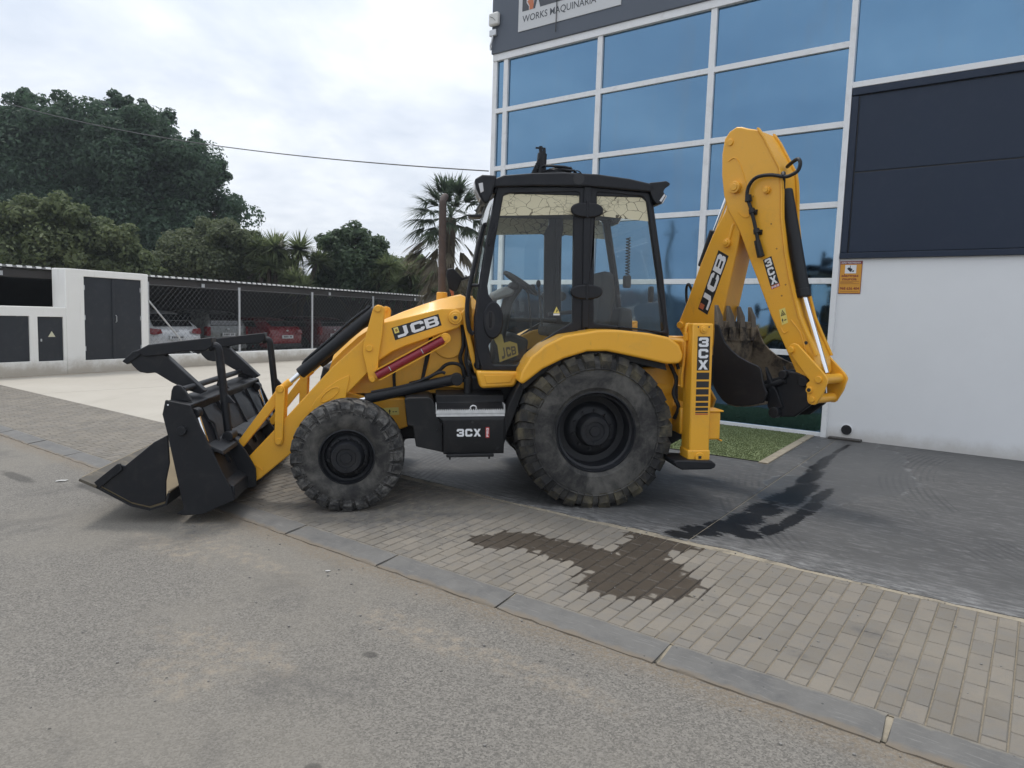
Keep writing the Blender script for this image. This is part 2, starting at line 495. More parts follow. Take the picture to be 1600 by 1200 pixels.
def cab_glass(name, tint=(0.91, 0.96, 0.955)):
    t = NT(name); t.t.nodes.remove(t.b)
    tr = t.n('ShaderNodeBsdfTransparent'); tr.inputs[0].default_value = (*tint, 1)
    gl = t.n('ShaderNodeBsdfGlossy'); gl.inputs['Roughness'].default_value = 0.03
    df = t.n('ShaderNodeBsdfDiffuse'); df.inputs[0].default_value = (0.30, 0.30, 0.28, 1)
    fr = t.n('ShaderNodeFresnel'); fr.inputs[0].default_value = 1.5
    m1 = t.n('ShaderNodeMixShader'); m2 = t.n('ShaderNodeMixShader')
    dust = t.math('MULTIPLY_ADD', t.ss(t.noise(t.objco(), 3.0, 8, 0.7), 0.40, 0.85), 0.05, 0.008)
    t.l(t.math('MULTIPLY_ADD', fr.outputs[0], 0.75, 0.02, True), m1.inputs[0]); t.l(tr.outputs[0], m1.inputs[1]); t.l(gl.outputs[0], m1.inputs[2])
    t.l(dust, m2.inputs[0]); t.l(m1.outputs[0], m2.inputs[1]); t.l(df.outputs[0], m2.inputs[2])
    t.l(m2.outputs[0], t.out.inputs['Surface'])
    return t.m
GLASS = cab_glass('cab_glass')

def cracked():
    t = NT('cracked_cream_film'); o = t.objco()
    w = t.n('ShaderNodeVectorMath', operation='MULTIPLY_ADD')
    t.l(t.noise(o, 9, 3, 0.5, 0, 'Color'), w.inputs[0]); w.inputs[1].default_value = (0.05, 0.05, 0.05); t.l(t.vscale(o, (0.75, 1, 1.25)), w.inputs[2])
    v = t.n('ShaderNodeTexVoronoi', feature='DISTANCE_TO_EDGE'); v.inputs['Scale'].default_value = 11.0; t.l(w.outputs[0], v.inputs['Vector'])
    v2 = t.n('ShaderNodeTexVoronoi', feature='DISTANCE_TO_EDGE'); v2.inputs['Scale'].default_value = 24.0; t.l(w.outputs[0], v2.inputs['Vector'])
    big = t.math('MULTIPLY_ADD', t.ss(t.noise(o, 4, 2), 0.45, 0.7), 0.035, 0.012)
    a = t.math('LESS_THAN', v.outputs[0], big)
    b = t.math('MULTIPLY', t.math('LESS_THAN', v2.outputs[0], 0.03), t.ss(t.noise(o, 5, 2), 0.48, 0.56))
    c = t.mix(t.math('MAXIMUM', a, t.math('MULTIPLY', b, 0.6)), (0.62, 0.57, 0.40), (0.10, 0.085, 0.055))
    t.set(Base_Color=c, Roughness=0.6)
    return t.m
CREAM = cracked()

# ================================================================== GROUND
def asphalt():
    t = NT('asphalt'); uv = t.uv(); p = t.pos()
    vo = t.n('ShaderNodeTexVoronoi'); vo.inputs['Scale'].default_value = 125.0; t.l(p, vo.inputs['Vector'])
    sep = t.n('ShaderNodeSeparateColor'); t.l(vo.outputs['Color'], sep.inputs[0])
    fine = t.math('MULTIPLY_ADD', t.noise(p, 170, 3, 0.8), 0.7, t.math('MULTIPLY', sep.outputs[0], 0.42)); mid = t.noise(p, 28, 5, 0.7); big = t.noise(uv, 0.55, 5, 0.6)
    c = t.mix(t.ss(fine, 0.18, 0.90), (0.092, 0.086, 0.077), (0.262, 0.243, 0.214))
    c = t.mix(t.math('MULTIPLY', t.ss(mid, 0.42, 0.72), 0.45), c, (0.115, 0.108, 0.098))
    c = t.mix(t.math('MULTIPLY', t.ss(big, 0.42, 0.62), 0.50), c, (0.222, 0.203, 0.172))
    c = t.mix(t.math('MULTIPLY', t.ss(t.noise(uv, 1.7, 6, .65, .5), .52, .70), .38), c, (0.088, 0.084, 0.080))
    # sandy dust tracked out of the bucket and along the kerb
    sand = t.blobs(uv, [(-3.3, 1.85, .35, .16), (-3.15, 1.6, .25, .12), (-3.0, 2.0, .22, .10), (-4.9, 2.5, .45, .12), (-4.6, 2.75, .8, .10), (-2.6, 2.7, .5, .12), (-1.9, 2.75, .5, .1), (-5.3, 2.95, .5, .12)], 0.9, 5.0, 0.5)
    c = t.mix(t.math('MULTIPLY', t.math('MULTIPLY', sand, t.ss(t.noise(p, 14, 6, 0.7), 0.40, 0.75)), 0.48), c, (0.40, 0.325, 0.235))
    v = t.dot(p, DV)
    edge = t.math('MULTIPLY', t.ss(t.math('MULTIPLY_ADD', t.noise(uv, 5, 5, 0.7), 0.35, v), 3.14, 3.42), t.ss(t.noise(p, 40, 5, 0.7), 0.35, 0.6))
    c = t.mix(t.math('MULTIPLY', edge, 0.7), c, (0.20, 0.155, 0.105))
    oil = t.blobs(uv, [(-6.95, 2.85, .45, .07), (-8.05, 2.55, .35, .07), (-2.62, 2.35, .04, .03), (-1.2, 1.2, .05, .05), (-2.1, 1.6, .03, .03)], 0.5, 6.0, 0.3)
    c = t.mix(t.math('MULTIPLY', oil, 0.6), c, (0.05, 0.047, 0.044))
    spots = t.n('ShaderNodeTexVoronoi'); spots.inputs['Scale'].default_value = 4.5; t.l(p, spots.inputs['Vector'])
    c = t.mix(t.math('MULTIPLY', t.math('LESS_THAN', spots.outputs['Distance'], 0.035), 0.75), c, (0.04, 0.038, 0.036))
    t.bump(t.math('MULTIPLY_ADD', fine, 0.7, mid), 0.55, 0.006)
    t.set(Base_Color=c, Roughness=0.9, Specular_IOR_Level=0.25)
    return t.m
ASPHALT = asphalt()
def earth():
    t = NT('dry_earth'); p = t.pos()
    t.set(Base_Color=t.mix(t.noise(p, 0.4, 8, 0.65), (0.17, 0.15, 0.12), (0.27, 0.24, 0.19)), Roughness=0.95)
    return t.m
g = MB().add([(-700, -700, -0.06), (700, -700, -0.06), (700, 700, -0.06), (-700, 700, -0.06)], [(0, 1, 2, 3)]).build('ground', earth(), recalc=False)
tag(g, 'dry earth ground reaching to the horizon', kind='structure')
def quad_sheet(name, u0, u1, v0, v1, z, mat, n=1):
    mb = MB(ST)
    mb.add([(u0, v0, z), (u1, v0, z), (u1, v1, z), (u0, v1, z)], [(0, 1, 2, 3)])
    return mb.build(name, mat, recalc=False)
tag(quad_sheet('road', -70, 40, -13, 3.235, 0.0, ASPHALT), 'worn grey asphalt road with sandy dust patches', kind='structure')

# ---- kerb: sloping grey stones with mortar joints
def stone_mat():
    t = NT('kerb_stone'); p = t.pos(); uv = t.uv()
    c = t.mix(t.noise(p, 7, 7, 0.65), (0.094, 0.091, 0.086), (0.170, 0.164, 0.153))
    scr = t.noise(t.vscale(uv, (2.0, 30, 1)), 3, 6, 0.7)
    c = t.mix(t.math('MULTIPLY', t.ss(scr, 0.54, 0.70), 0.45), c, (0.29, 0.28, 0.265))
    c = t.mix(t.math('MULTIPLY', t.ss(t.noise(p, 2.2, 7, .75), 0.48, 0.70), 0.6), c, (0.075, 0.075, 0.077))
    vv = t.math('MULTIPLY_ADD', t.noise(uv, 9, 6, .7), 0.09, t.dot(p, DV))
    c = t.mix(t.math('MULTIPLY', t.math('SUBTRACT', 1.0, t.ss(vv, 3.265, 3.31)), 0.8), c, (0.175, 0.14, 0.10))
    c = t.mix(t.math('MULTIPLY', t.ss(vv, 3.455, 3.485), 0.7), c, (0.23, 0.205, 0.165))
    sp = t.n('ShaderNodeTexVoronoi'); sp.inputs['Scale'].default_value = 9.0; t.l(p, sp.inputs['Vector'])
    c = t.mix(t.math('MULTIPLY', t.math('LESS_THAN', sp.outputs['Distance'], 0.05), 0.7), c, (0.04, 0.04, 0.04))
    t.bump(t.noise(p, 45, 6), 0.4, 0.006)
    t.set(Base_Color=c, Roughness=0.8)
    return t.m
MORTAR = paint('sandy_mortar', (0.30, 0.26, 0.195), 0.9, var=0.45, scale=14, dirt=(0.10, 0.09, 0.075), dirt_amt=0.9, bump=0.6)
kerb = MB(ST).prism([(0, 0)] * 0 + [(3.255, -0.02), (3.43, -0.02), (3.43, 0.027), (3.255, -0.003)], -40, 12)
kerb.v = [(y, x, z) for x, y, z in kerb.v]
kerb = kerb.build('kerb', MORTAR)
tag(kerb, 'mortar bed under the sloping grey kerb stones', kind='structure')
KM = stone_mat()
rk = random.Random(3)
KPROF = [(3.218, -0.03), (3.436, -0.03), (3.436, 0.034), (3.405, 0.037), (3.245, 0.016), (3.222, 0.007)]
kmes = []
for q in range(5):
    ks = MB(ST); n_s = 16; m_ = len(KPROF)
    for i in range(n_s + 1):
        uu = -0.511 + 1.022 * i / n_s
        ed = 1.0 if 0 < i < n_s else 0.0
        for k, (v, z) in enumerate(KPROF):
            jv = rk.gauss(0, .0045) if k in (3, 4, 5) else 0; jz = rk.gauss(0, .0016) if k in (3, 4, 5) else 0
            chip = -.010 if (ed and k in (3, 4) and rk.random() < .07) else 0
            ks.v.append((uu + (rk.gauss(0, .004) if not ed and k > 1 else 0), v + jv, z + jz + chip + (-.006 if (not ed and k in (3, 4)) else 0)))
    for i in range(n_s):
        for k in range(m_): ks.f.append((i * m_ + k, i * m_ + (k + 1) % m_, (i + 1) * m_ + (k + 1) % m_, (i + 1) * m_ + k))
    ks.f += [tuple(range(m_)), tuple(range(n_s * m_, n_s * m_ + m_))]
    kme = ks.mesh('kerb_stone', smooth=55); kme.materials.append(KM); kmes.append(kme)
for k in range(-20, 3):
    o = bpy.data.objects.new('kerb_stone', kmes[k % 5])
    COL.objects.link(o); o.parent = kerb
    uc = -0.41 + 0.525 + 1.045 * k
    o.location = DU * uc + DV * rk.uniform(-.004, .004) + Vector((0, 0, rk.uniform(-.002, .002)))

# ---- pavement of small pavers, columns running from kerb to driveway
def paver_mat():
    t = NT('paver'); p = t.pos(); uv = t.uv()
    rnd = t.n('ShaderNodeObjectInfo').outputs['Random']
    isl = t.n('ShaderNodeNewGeometry').outputs['Random Per Island']
    r = t.math('FRACT', t.math('ADD', t.math('MULTIPLY', rnd, 7.31), isl))
    c = t.mix(r, (0.165, 0.147, 0.121), (0.215, 0.190, 0.156))
    c = t.mix(t.math('MULTIPLY', t.ss(t.noise(p, 9, 7, .7), 0.38, 0.7), 0.55), c, (0.165, 0.158, 0.148))
    c = t.mix(t.math('MULTIPLY', t.ss(t.noise(uv, 1.6, 5, .6), 0.45, 0.7), 0.4), c, (0.255, 0.226, 0.182))
    c = t.mix(t.math('MULTIPLY', t.ss(t.noise(p, 60, 5, .7), 0.5, 0.8), 0.35), c, (0.13, 0.125, 0.115))
    scuff = t.blobs(uv, [(-4.6, 4.1, 1.3, .55), (-5.2, 4.6, 1.2, .4), (-.9, 3.72, .05, .03), (-.62, 4.2, .1, .05), (-.5, 4.0, .06, .05)], 0.9, 5.0, 0.5)
    c = t.mix(t.math('MULTIPLY', scuff, t.math('MULTIPLY', t.ss(t.noise(p, 11, 6, .7), .35, .65), 0.65)), c, (0.095, 0.092, 0.090))
    sx = t.n('ShaderNodeSeparateXYZ'); t.l(uv, sx.inputs[0])
    cu = t.math('MULTIPLY', t.math('SUBTRACT', 1.30, sx.outputs[0]), 1 / PU)
    par = t.math('MULTIPLY', t.math('FRACT', t.math('MULTIPLY', t.math('FLOOR', cu), .5)), 1.0)
    fu = t.math('FRACT', cu); fv = t.math('FRACT', t.math('ADD', t.math('MULTIPLY', t.math('SUBTRACT', sx.outputs[1], 3.43), 1 / PV), par))
    ed = t.math('MINIMUM', t.math('MINIMUM', fu, t.math('SUBTRACT', 1.0, fu)), t.math('MULTIPLY', t.math('MINIMUM', fv, t.math('SUBTRACT', 1.0, fv)), PV / PU))
    wet = t.blobs(uv, [(-3.18, 4.02, .22, .14), (-2.96, 4.20, .36, .20), (-2.6, 4.22, .38, .22), (-2.28, 4.20, .40, .26), (-2.02, 4.22, .32, .34), (-1.84, 4.12, .30, .25), (-2.05, 3.92, .32, .22), (-2.18, 4.55, .24, .34), (-2.16, 4.85, .32, .26)], 0.34, 5.5, 0.05, 5, t.math('MULTIPLY', t.ss(ed, 0.0, 0.30), 0.26))
    c = t.mix(wet, c, t.mix(t.noise(p, 16, 5), (0.040, 0.032, 0.024), (0.075, 0.060, 0.045)))
    t.bump(t.noise(p, 110, 5), 0.35, 0.004)
    t.set(Base_Color=c, Roughness=t.math('SUBTRACT', 0.88, t.math('MULTIPLY', wet, 0.42)), Specular_IOR_Level=0.35)
    return t.m
PU, PV = 0.0985, 0.172
PAVER = paver_mat()
def joint_sand():
    t = NT('joint_sand'); p = t.pos(); uv = t.uv()
    c = t.mix(t.noise(p, 40, 5), (0.12, 0.10, 0.075), (0.29, 0.245, 0.175))
    wet = t.blobs(uv, [(-3.15, 4.05, .45, .22), (-2.6, 4.18, .6, .36), (-2.1, 4.15, .6, .6)], 0.3, 6.5, 0.1)
    c = t.mix(wet, c, (0.035, 0.028, 0.022))
    t.set(Base_Color=c, Roughness=0.95)
    return t.m
def slope_sheet(name, u0, u1, dz, mat):
    mb = MB(ST)
    mb.add([(u0, 3.43, .035 + dz), (u1, 3.43, .035 + dz), (u1, 4.88, .1105 + dz), (u0, 4.88, .1105 + dz)], [(0, 1, 2, 3)])
    return mb.build(name, mat, recalc=False)
pav = tag(slope_sheet('pavement', -40, 12, -0.0045, joint_sand()), 'sanded bed of the small-paver pavement', kind='structure')
rp = random.Random(11)
PU, PV = 0.0985, 0.172
def paver_shape(mb, u0, u1, v0, v1, j=0.0):
    c = 0.0045
    def z(v): return 0.035 + 0.075 * (v - 3.43) / 1.44
    top = [(u0 + c, v0 + c), (u1 - c, v0 + c), (u1 - c, v1 - c), (u0 + c, v1 - c)]
    low = [(u0, v0), (u1, v0), (u1, v1), (u0, v1)]
    t_ = [(u + rp.uniform(-j, j), v + rp.uniform(-j, j), z(v) + 0.0015 + rp.uniform(-j, j) * .5) for u, v in top]
    l_ = [(u, v, z(v) - 0.004) for u, v in low]
    d_ = [(u, v, z(v) - 0.02) for u, v in low]
    mb.add(t_ + l_ + d_, [(0, 1, 2, 3)] + [(4 + i, 4 + (i + 1) % 4, (i + 1) % 4, i) for i in range(4)] + [(8 + i, 8 + (i + 1) % 4, 4 + (i + 1) % 4, 4 + i) for i in range(4)])
rest = MB(ST)
npv = 0
kcol = 0
u = 1.30
while u > -24:
    off = (kcol % 2) * PV * 0.5 + rp.uniform(-.006, .006)
    v = 3.43 - off
    while v < 4.86:
        v0 = max(v, 3.437) + 0.002; v1 = min(v + PV, 4.868) - 0.002
        if v1 - v0 > 0.03:
            single = -2.95 < u < 0.55 and npv < 296
            if single:
                mb = MB(ST); paver_shape(mb, u - PU + 0.003, u - 0.003, v0, v1, 0.0022)
                mb.build('paver', PAVER, pav, recalc=False, smooth=0); npv += 1
            else:
                paver_shape(rest, u - PU + 0.003, u - 0.003, v0, v1, 0.0022)
        v += PV
    u -= PU; kcol += 1
o = rest.build('far_pavers', PAVER, pav, recalc=False, smooth=0); o['kind'] = 'stuff'

# ---- dark concrete driveway in front of the building
def slab_mat():
    t = NT('dark_concrete'); uv = t.uv(); p = t.pos()
    c = t.mix(t.noise(uv, 1.3, 7, 0.62), (0.050, 0.049, 0.048), (0.106, 0.104, 0.101))
    st = t.noise(t.vscale(uv, (2.2, 9, 1)), 2.6, 10, 0.74, 0.8)
    c = t.mix(t.math('MULTIPLY', t.ss(st, 0.47, 0.72), 0.62), c, (0.235, 0.232, 0.226))
    vv = t.dot(p, DV)
    worn = t.math('MULTIPLY', t.math('SUBTRACT', 1.0, t.ss(t.math('MULTIPLY_ADD', t.noise(uv, 3, 5, .7), 0.9, vv), 5.1, 6.0)), t.ss(t.noise(t.vscale(uv, (2, 9, 1)), 3, 8, .75), 0.42, 0.66))
    c = t.mix(t.math('MULTIPLY', worn, 0.75), c, (0.40, 0.395, 0.385))
    # faint tyre tracks, combed arcs
    ar = t.n('ShaderNodeVectorMath', operation='LENGTH'); sb = t.n('ShaderNodeVectorMath', operation='SUBTRACT')
    t.l(uv, sb.inputs[0]); sb.inputs[1].default_value = (4.5, 9.5, 0); t.l(sb.outputs[0], ar.inputs[0])
    comb = t.math('SINE', t.math('MULTIPLY', ar.outputs['Value'], 95.0))
    band = t.math('MULTIPLY', t.math('LESS_THAN', t.math('ABSOLUTE', t.math('SUBTRACT', t.math('FRACT', t.math('MULTIPLY', ar.outputs['Value'], 0.62)), 0.5)), 0.17), t.ss(t.noise(uv, 1.2, 4), .42, .62))
    c = t.mix(t.math('MULTIPLY', t.math('MULTIPLY', t.ss(comb, -.2, .8), band), 0.55), c, (0.036, 0.037, 0.039))
    damp = t.blobs(uv, [(-2.05, 10.6, .35, .8), (-1.75, 9.4, .55, 1.2), (-1.5, 8.4, .55, 1.0), (-1.75, 7.4, .45, .9)], 0.5, 2.4, 0.05, 8)
    wet = t.blobs(uv, [(-2.06, 10.2, .04, .6), (-2.04, 9.3, .06, .5), (-1.99, 8.7, .08, .55), (-1.91, 8.0, .10, .5), (-1.82, 7.3, .14, .5), (-1.83, 6.8, .17, .4), (-1.86, 6.3, .17, .3), (-1.88, 5.85, .16, .25), (-1.93, 5.5, .18, .2), (-2.05, 5.25, .18, .15), (-2.12, 5.05, .14, .1), (-1.60, 7.2, .07, .4), (-1.56, 6.6, .08, .4), (-1.57, 6.1, .07, .35), (-1.62, 5.7, .09, .2), (-1.74, 5.42, .14, .13)], 0.30, 4.0, 0.06, 6, t.math('MULTIPLY', t.math('SUBTRACT', t.noise(t.vscale(uv, (3.5, 10, 1)), 3.0, 8, .72), .46), 1.9))
    c = t.mix(t.math('MULTIPLY', damp, 0.40), c, (0.050, 0.050, 0.050))
    c = t.mix(t.math('MULTIPLY', wet, 0.93), c, (0.008, 0.008, 0.009))
    rim = t.math('MULTIPLY', t.math('MULTIPLY', t.math('SUBTRACT', damp, t.math('MULTIPLY', damp, damp)), 1.6), t.ss(t.noise(uv, 3.5, 5, .7), .45, .65))
    c = t.mix(rim, c, (0.34, 0.34, 0.34))
    t.bump(t.math('MULTIPLY_ADD', t.noise(p, 90, 4), 0.5, st), 0.2, 0.004)
    ro = t.math('SUBTRACT', t.math('SUBTRACT', 0.62, t.math('MULTIPLY', damp, 0.16)), t.math('MULTIPLY', wet, 0.12))
    t.set(Base_Color=c, Roughness=ro, Specular_IOR_Level=t.math('SUBTRACT', 0.4, t.math('MULTIPLY', wet, 0.33)))
    return t.m
SLAB = slab_mat()
drive = tag(MB(ST).box(-8.2, 9, 4.872, 11.3, -0.05, 0.1085).build('driveway', MORTAR), 'mortar base of the dark concrete driveway', kind='structure')
rw = random.Random(5)
def wavy_slab(poly_left, poly_right, name):
    pts = poly_left + poly_right
    mb = MB(ST); n = len(pts)
    mb.add([(a, b, 0.113) for a, b in pts] + [(a, b, 0.05) for a, b in pts], [tuple(range(n))] + [(i, i + n, (i + 1) % n + n, (i + 1) % n) for i in range(n)])
    return mb.build(name, SLAB, drive)
def wavy(u0, u1, st=0.09):
    out = []; k = int(abs(u1 - u0) / st)
    for i in range(k + 1):
        uu = u0 + (u1 - u0) * i / k
        out.append((uu, 4.935 + 0.022 * math.sin(uu * 2.3) + 0.012 * math.sin(uu * 7.1) + rw.uniform(-.012, .012)))
    return out
wavy_slab(wavy(-8.2, -2.022), [(-2.318, 11.2), (-8.2, 11.2)], 'concrete_slab')
wavy_slab(wavy(-2.012, 9.0), [(9.0, 11.2), (-2.308, 11.2)], 'concrete_slab')

# ---- pale concrete yard beyond, cast in bays
def pale_mat():
    t = NT('pale_concrete'); uv = t.uv(); p = t.pos()
    c = t.mix(t.noise(uv, 0.8, 7, 0.6), (0.365, 0.33, 0.275), (0.47, 0.435, 0.375))
    c = t.mix(t.math('MULTIPLY', t.ss(t.noise(t.vscale(p, (1, .25, 1)), 2.5, 7, .7), .5, .75), .35), c, (0.30, 0.27, 0.22))
    al = t.dot(p, N2)
    mud = t.ss(t.math('MULTIPLY_ADD', t.noise(p, 2.2, 6, .7), 1.1, t.math('MULTIPLY', al, -1.0)), 16.2, 16.9)
    c = t.mix(t.math('MULTIPLY', mud, 0.7), c, (0.22, 0.175, 0.12))
    t.bump(t.noise(p, 70, 4), 0.15, 0.004)
    t.set(Base_Color=c, Roughness=0.85)
    return t.m
PALE = pale_mat()
yard = tag(MB(ST).box(-60, -8.21, 4.86, 60, -0.05, 0.094).build('yard', MORTAR), 'base of the pale concrete yard', kind='structure')
for i in range(8):
    for j in range(8):
        u1 = -8.215 - i * 6.0; v0 = 4.875 + j * 6.0
        MB(ST).box(u1 - 5.985, u1, v0, v0 + 5.985, 0.03, 0.108).build('concrete_slab', PALE, yard)

# ---- artificial turf by the glass door
def turf_mat():
    t = NT('artificial_turf'); p = t.pos()
    c = t.mix(t.noise(p, 1.6, 6, .6), (0.115, 0.145, 0.062), (0.165, 0.20, 0.095))
    c = t.mix(t.ss(t.noise(p, 70, 3, .6), .35, .75), c, (0.18, 0.21, 0.11))
    t.set(Base_Color=c, Roughness=0.9, Specular_IOR_Level=0.15)
    return t.m
TURF = turf_mat()
tb = MB(ST); rng = np.random.default_rng(4)
tb.add([(-7.6, 8.42, .124), (-2.60, 8.42, .124), (-2.74, 11.06, .124), (-7.6, 11.06, .124)], [(0, 1, 2, 3)])
for _ in range(38000):
    uu = rng.uniform(-6.4, -2.61); v = rng.uniform(8.43, 11.05)
    if uu > -2.60 - (v - 8.42) * 0.053: continue
    a = rng.uniform(0, 6.28); w = 0.007; h = rng.uniform(.008, .013); lx, ly = rng.uniform(-.007, .007, 2)
    tb.v += [(uu - w * math.cos(a), v - w * math.sin(a), .124), (uu + w * math.cos(a), v + w * math.sin(a), .124), (uu + lx, v + ly, .124 + h)]
    k = len(tb.v); tb.f.append((k - 3, k - 2, k - 1))
tag(tb.build('turf', TURF, recalc=False, smooth=0), 'green artificial turf mat in front of the glass door', kind='stuff')
eb = MB(ST)
eb.add([(-2.59, 8.36, .10), (-2.48, 8.36, .10), (-2.63, 11.06, .10), (-2.73, 11.06, .10), (-2.59, 8.36, .128), (-2.48, 8.36, .128), (-2.63, 11.06, .128), (-2.73, 11.06, .128)],
       [(4, 5, 6, 7), (0, 1, 5, 4), (1, 2, 6, 5), (2, 3, 7, 6), (3, 0, 4, 7)])
tag(eb.build('turf_edging', MORTAR, bevel=.004), 'sandy concrete edging strip along the turf mat', kind='structure')

# ---- loose grit and scraps
gm = paint('grit', (0.20, 0.19, 0.175), 0.9, var=0.5, scale=9)
gb = MB(); rg = random.Random(21)
for _ in range(420):
    uu = rg.uniform(-8, 1.0); v = rg.choice([rg.gauss(3.02, .1), rg.gauss(4.89, .05), rg.uniform(.3, 3.1), rg.uniform(3.5, 4.8)])
    r = rg.uniform(.003, .009); c = DU * uu + DV * v
    gb.ball((c.x, c.y, ground_z(v) + r * .5), r, 3, (1, rg.uniform(.7, 1.3), .7))
tag(gb.build('grit', gm, recalc=False), 'loose grit scattered along the kerb and road', kind='stuff')
def scrap(uu, v, sz, rot, label):
    c = DU * uu + DV * v
    mb = MB(Matrix.Translation((c.x, c.y, ground_z(v) + .004)) @ Matrix.Rotation(rot, 4, 'Z'))
    pts = [(-1, -.4, 0), (-.3, -.6, .1), (.6, -.45, .02), (1, 0, .16), (.7, .5, .03), (-.2, .45, .12), (-.9, .4, .01)]
    vs = [(a * sz, b * sz, c_ * sz) for a, b, c_ in pts]; n = len(vs)
    mb.add(vs + [(a, b, c_ + .0015) for a, b, c_ in vs], [tuple(range(n)), tuple(range(2 * n - 1, n - 1, -1))] + [(i, i + n, (i + 1) % n + n, (i + 1) % n) for i in range(n)])
    tag(mb.build('paper_scrap', paint('dirty_paper', (.42, .41, .39), .8, var=.2), smooth=0), label, 'litter')
scrap(-7.57, 2.77, .055, .5, 'white paper scrap lying on the road before the open bucket jaw')
scrap(-3.72, 2.95, .018, .2, 'tiny white scrap on the road below the front tyre')

# ================================================================== BUILDING
def render_white():
    t = NT('white_render'); p = t.pos(); z = t.n('ShaderNodeSeparateXYZ'); t.l(p, z.inputs[0])
    c = t.mix(t.noise(p, 1.5, 7, .6), (0.70, 0.71, 0.72), (0.77, 0.78, 0.79))
    low = t.math('SUBTRACT', 1.0, t.ss(t.math('MULTIPLY_ADD', t.noise(p, 4, 6, .7), -.25, z.outputs['Z']), 0.0, 0.22))
    c = t.mix(t.math('MULTIPLY', low, 0.5), c, (0.38, 0.34, 0.28))
    t.bump(t.noise(p, 160, 4), 0.2, 0.003)
    t.set(Base_Color=c, Roughness=0.8)
    return t.m
WHITEWALL = render_white()
ALU = paint('white_aluminium', (0.76, 0.77, 0.78), 0.42, var=0.06, scale=4, dirt=(0.36, 0.35, 0.33), dirt_amt=0.25)
FASCIA = paint('grey_fascia', (0.078, 0.094, 0.122), 0.5, var=0.08, scale=1.0)
NAVY = paint('navy_cladding', (0.016, 0.0265, 0.050), 0.45, var=0.12, scale=0.8, dirt=(0.035, 0.042, 0.065), dirt_amt=0.25, spec=0.3)
def mirror_glass():
    t = NT('blue_mirror_glass'); p = t.pos()
    wob = t.noise(t.vscale(p, (1, 1, .8)), 1.3, 2, .5)
    c = t.mix(t.noise(p, 0.7, 4, .6), (0.112, 0.215, 0.335), (0.150, 0.268, 0.400))
    rnd = t.n('ShaderNodeObjectInfo').outputs['Random']
    c = t.mix(t.math('MULTIPLY', rnd, .30), c, (0.150, 0.250, 0.350))  # random tint per pane stands in for uneven cloud reflections
    c = t.mix(t.math('MULTIPLY', t.ss(t.noise(t.vscale(p, (2, 2, .35)), 1.6, 7, .7), .50, .75), .35), c, (0.17, 0.235, 0.30))
    t.bump(wob, 0.06, 0.06)
    t.set(Base_Color=c, Metallic=1.0, Roughness=t.math('MULTIPLY_ADD', t.noise(p, 2.5, 6, .7), 0.10, 0.0), Specular_Tint=(0.6, 0.7, 0.8, 1))
    return t.m
MIRROR = mirror_glass()
bld = thing('office_building', 'commercial building with blue mirror glazing, grey fascia and white lower wall', 'building', ST)
COLS = [-9.02, -8.75, -6.66, -4.59, -2.51]; ROWS = [0.14, 1.34, 2.42, 3.52, 4.65, 5.755, 6.79]
VF = 11.10
MB().box(-9.0, 7, 11.24, 24, 0, 8.6).build('core', FASCIA, bld)
MB().prism([(-9.08, 6.83), (7, 6.83), (7, 8.7), (-9.08, 8.7)], VF - .05, 11.24).build('fascia', FASCIA, bld, bevel=.01)
MB().prism([(-9.06, 6.70), (7, 6.70), (7, 6.83), (-9.06, 6.83)], VF - .02, 11.24).build('transom', ALU, bld, bevel=.006)
for r in ROWS[1:-1]:
    MB().prism([(-9.04, r - .043), (-2.545, r - .043), (-2.545, r + .043), (-9.04, r + .043)], VF + .003, 11.2).build('transom', ALU, bld, bevel=.005)
MB().prism([(-9.04, .10), (-2.55, .10), (-2.55, .17), (-9.04, .17)], VF + .003, 11.2).build('threshold', ALU, bld, bevel=.005)
for i, c in enumerate(COLS):
    w = .05 if i < 4 else .04
    MB().prism([(c - w, .10), (c + w, .10), (c + w, 6.70), (c - w, 6.70)], VF - (.0 if i < 4 else .03), 11.2).build('mullion', ALU, bld, bevel=.005)
for i in range(4):
    for j in range(len(ROWS) - 1):
        gl = MB().prism([(COLS[i] + .02, ROWS[j] + .02), (COLS[i + 1] - .02, ROWS[j] + .02), (COLS[i + 1] - .02, ROWS[j + 1] - .02), (COLS[i] + .02, ROWS[j + 1] - .02)], 11.15, 11.165)
        tx, tz = rw.uniform(-.004, .004), rw.uniform(-.005, .005)      # every pane sits a hair out of true
        gl.v = [(a, b + tx * (a - COLS[i]) + tz * (c_ - ROWS[j]), c_) for a, b, c_ in gl.v]
        gl.build('pane', MIRROR, bld)
for k in range(3):
    a = -2.47 + k * 3.2
    MB().prism([(a, 5.19), (a + 3.16, 5.19), (a + 3.16, 6.72), (a, 6.72)], 11.15, 11.165).build('pane', MIRROR, bld)
    if k: MB().prism([(a - .06, 5.21), (a + .02, 5.21), (a + .02, 6.70), (a - .06, 6.70)], VF, 11.2).build('mullion', ALU, bld, bevel=.005)
MB().prism([(-2.47, 5.125), (7, 5.125), (7, 5.205), (-2.47, 5.205)], VF - .03, 11.2).build('transom', ALU, bld, bevel=.005)
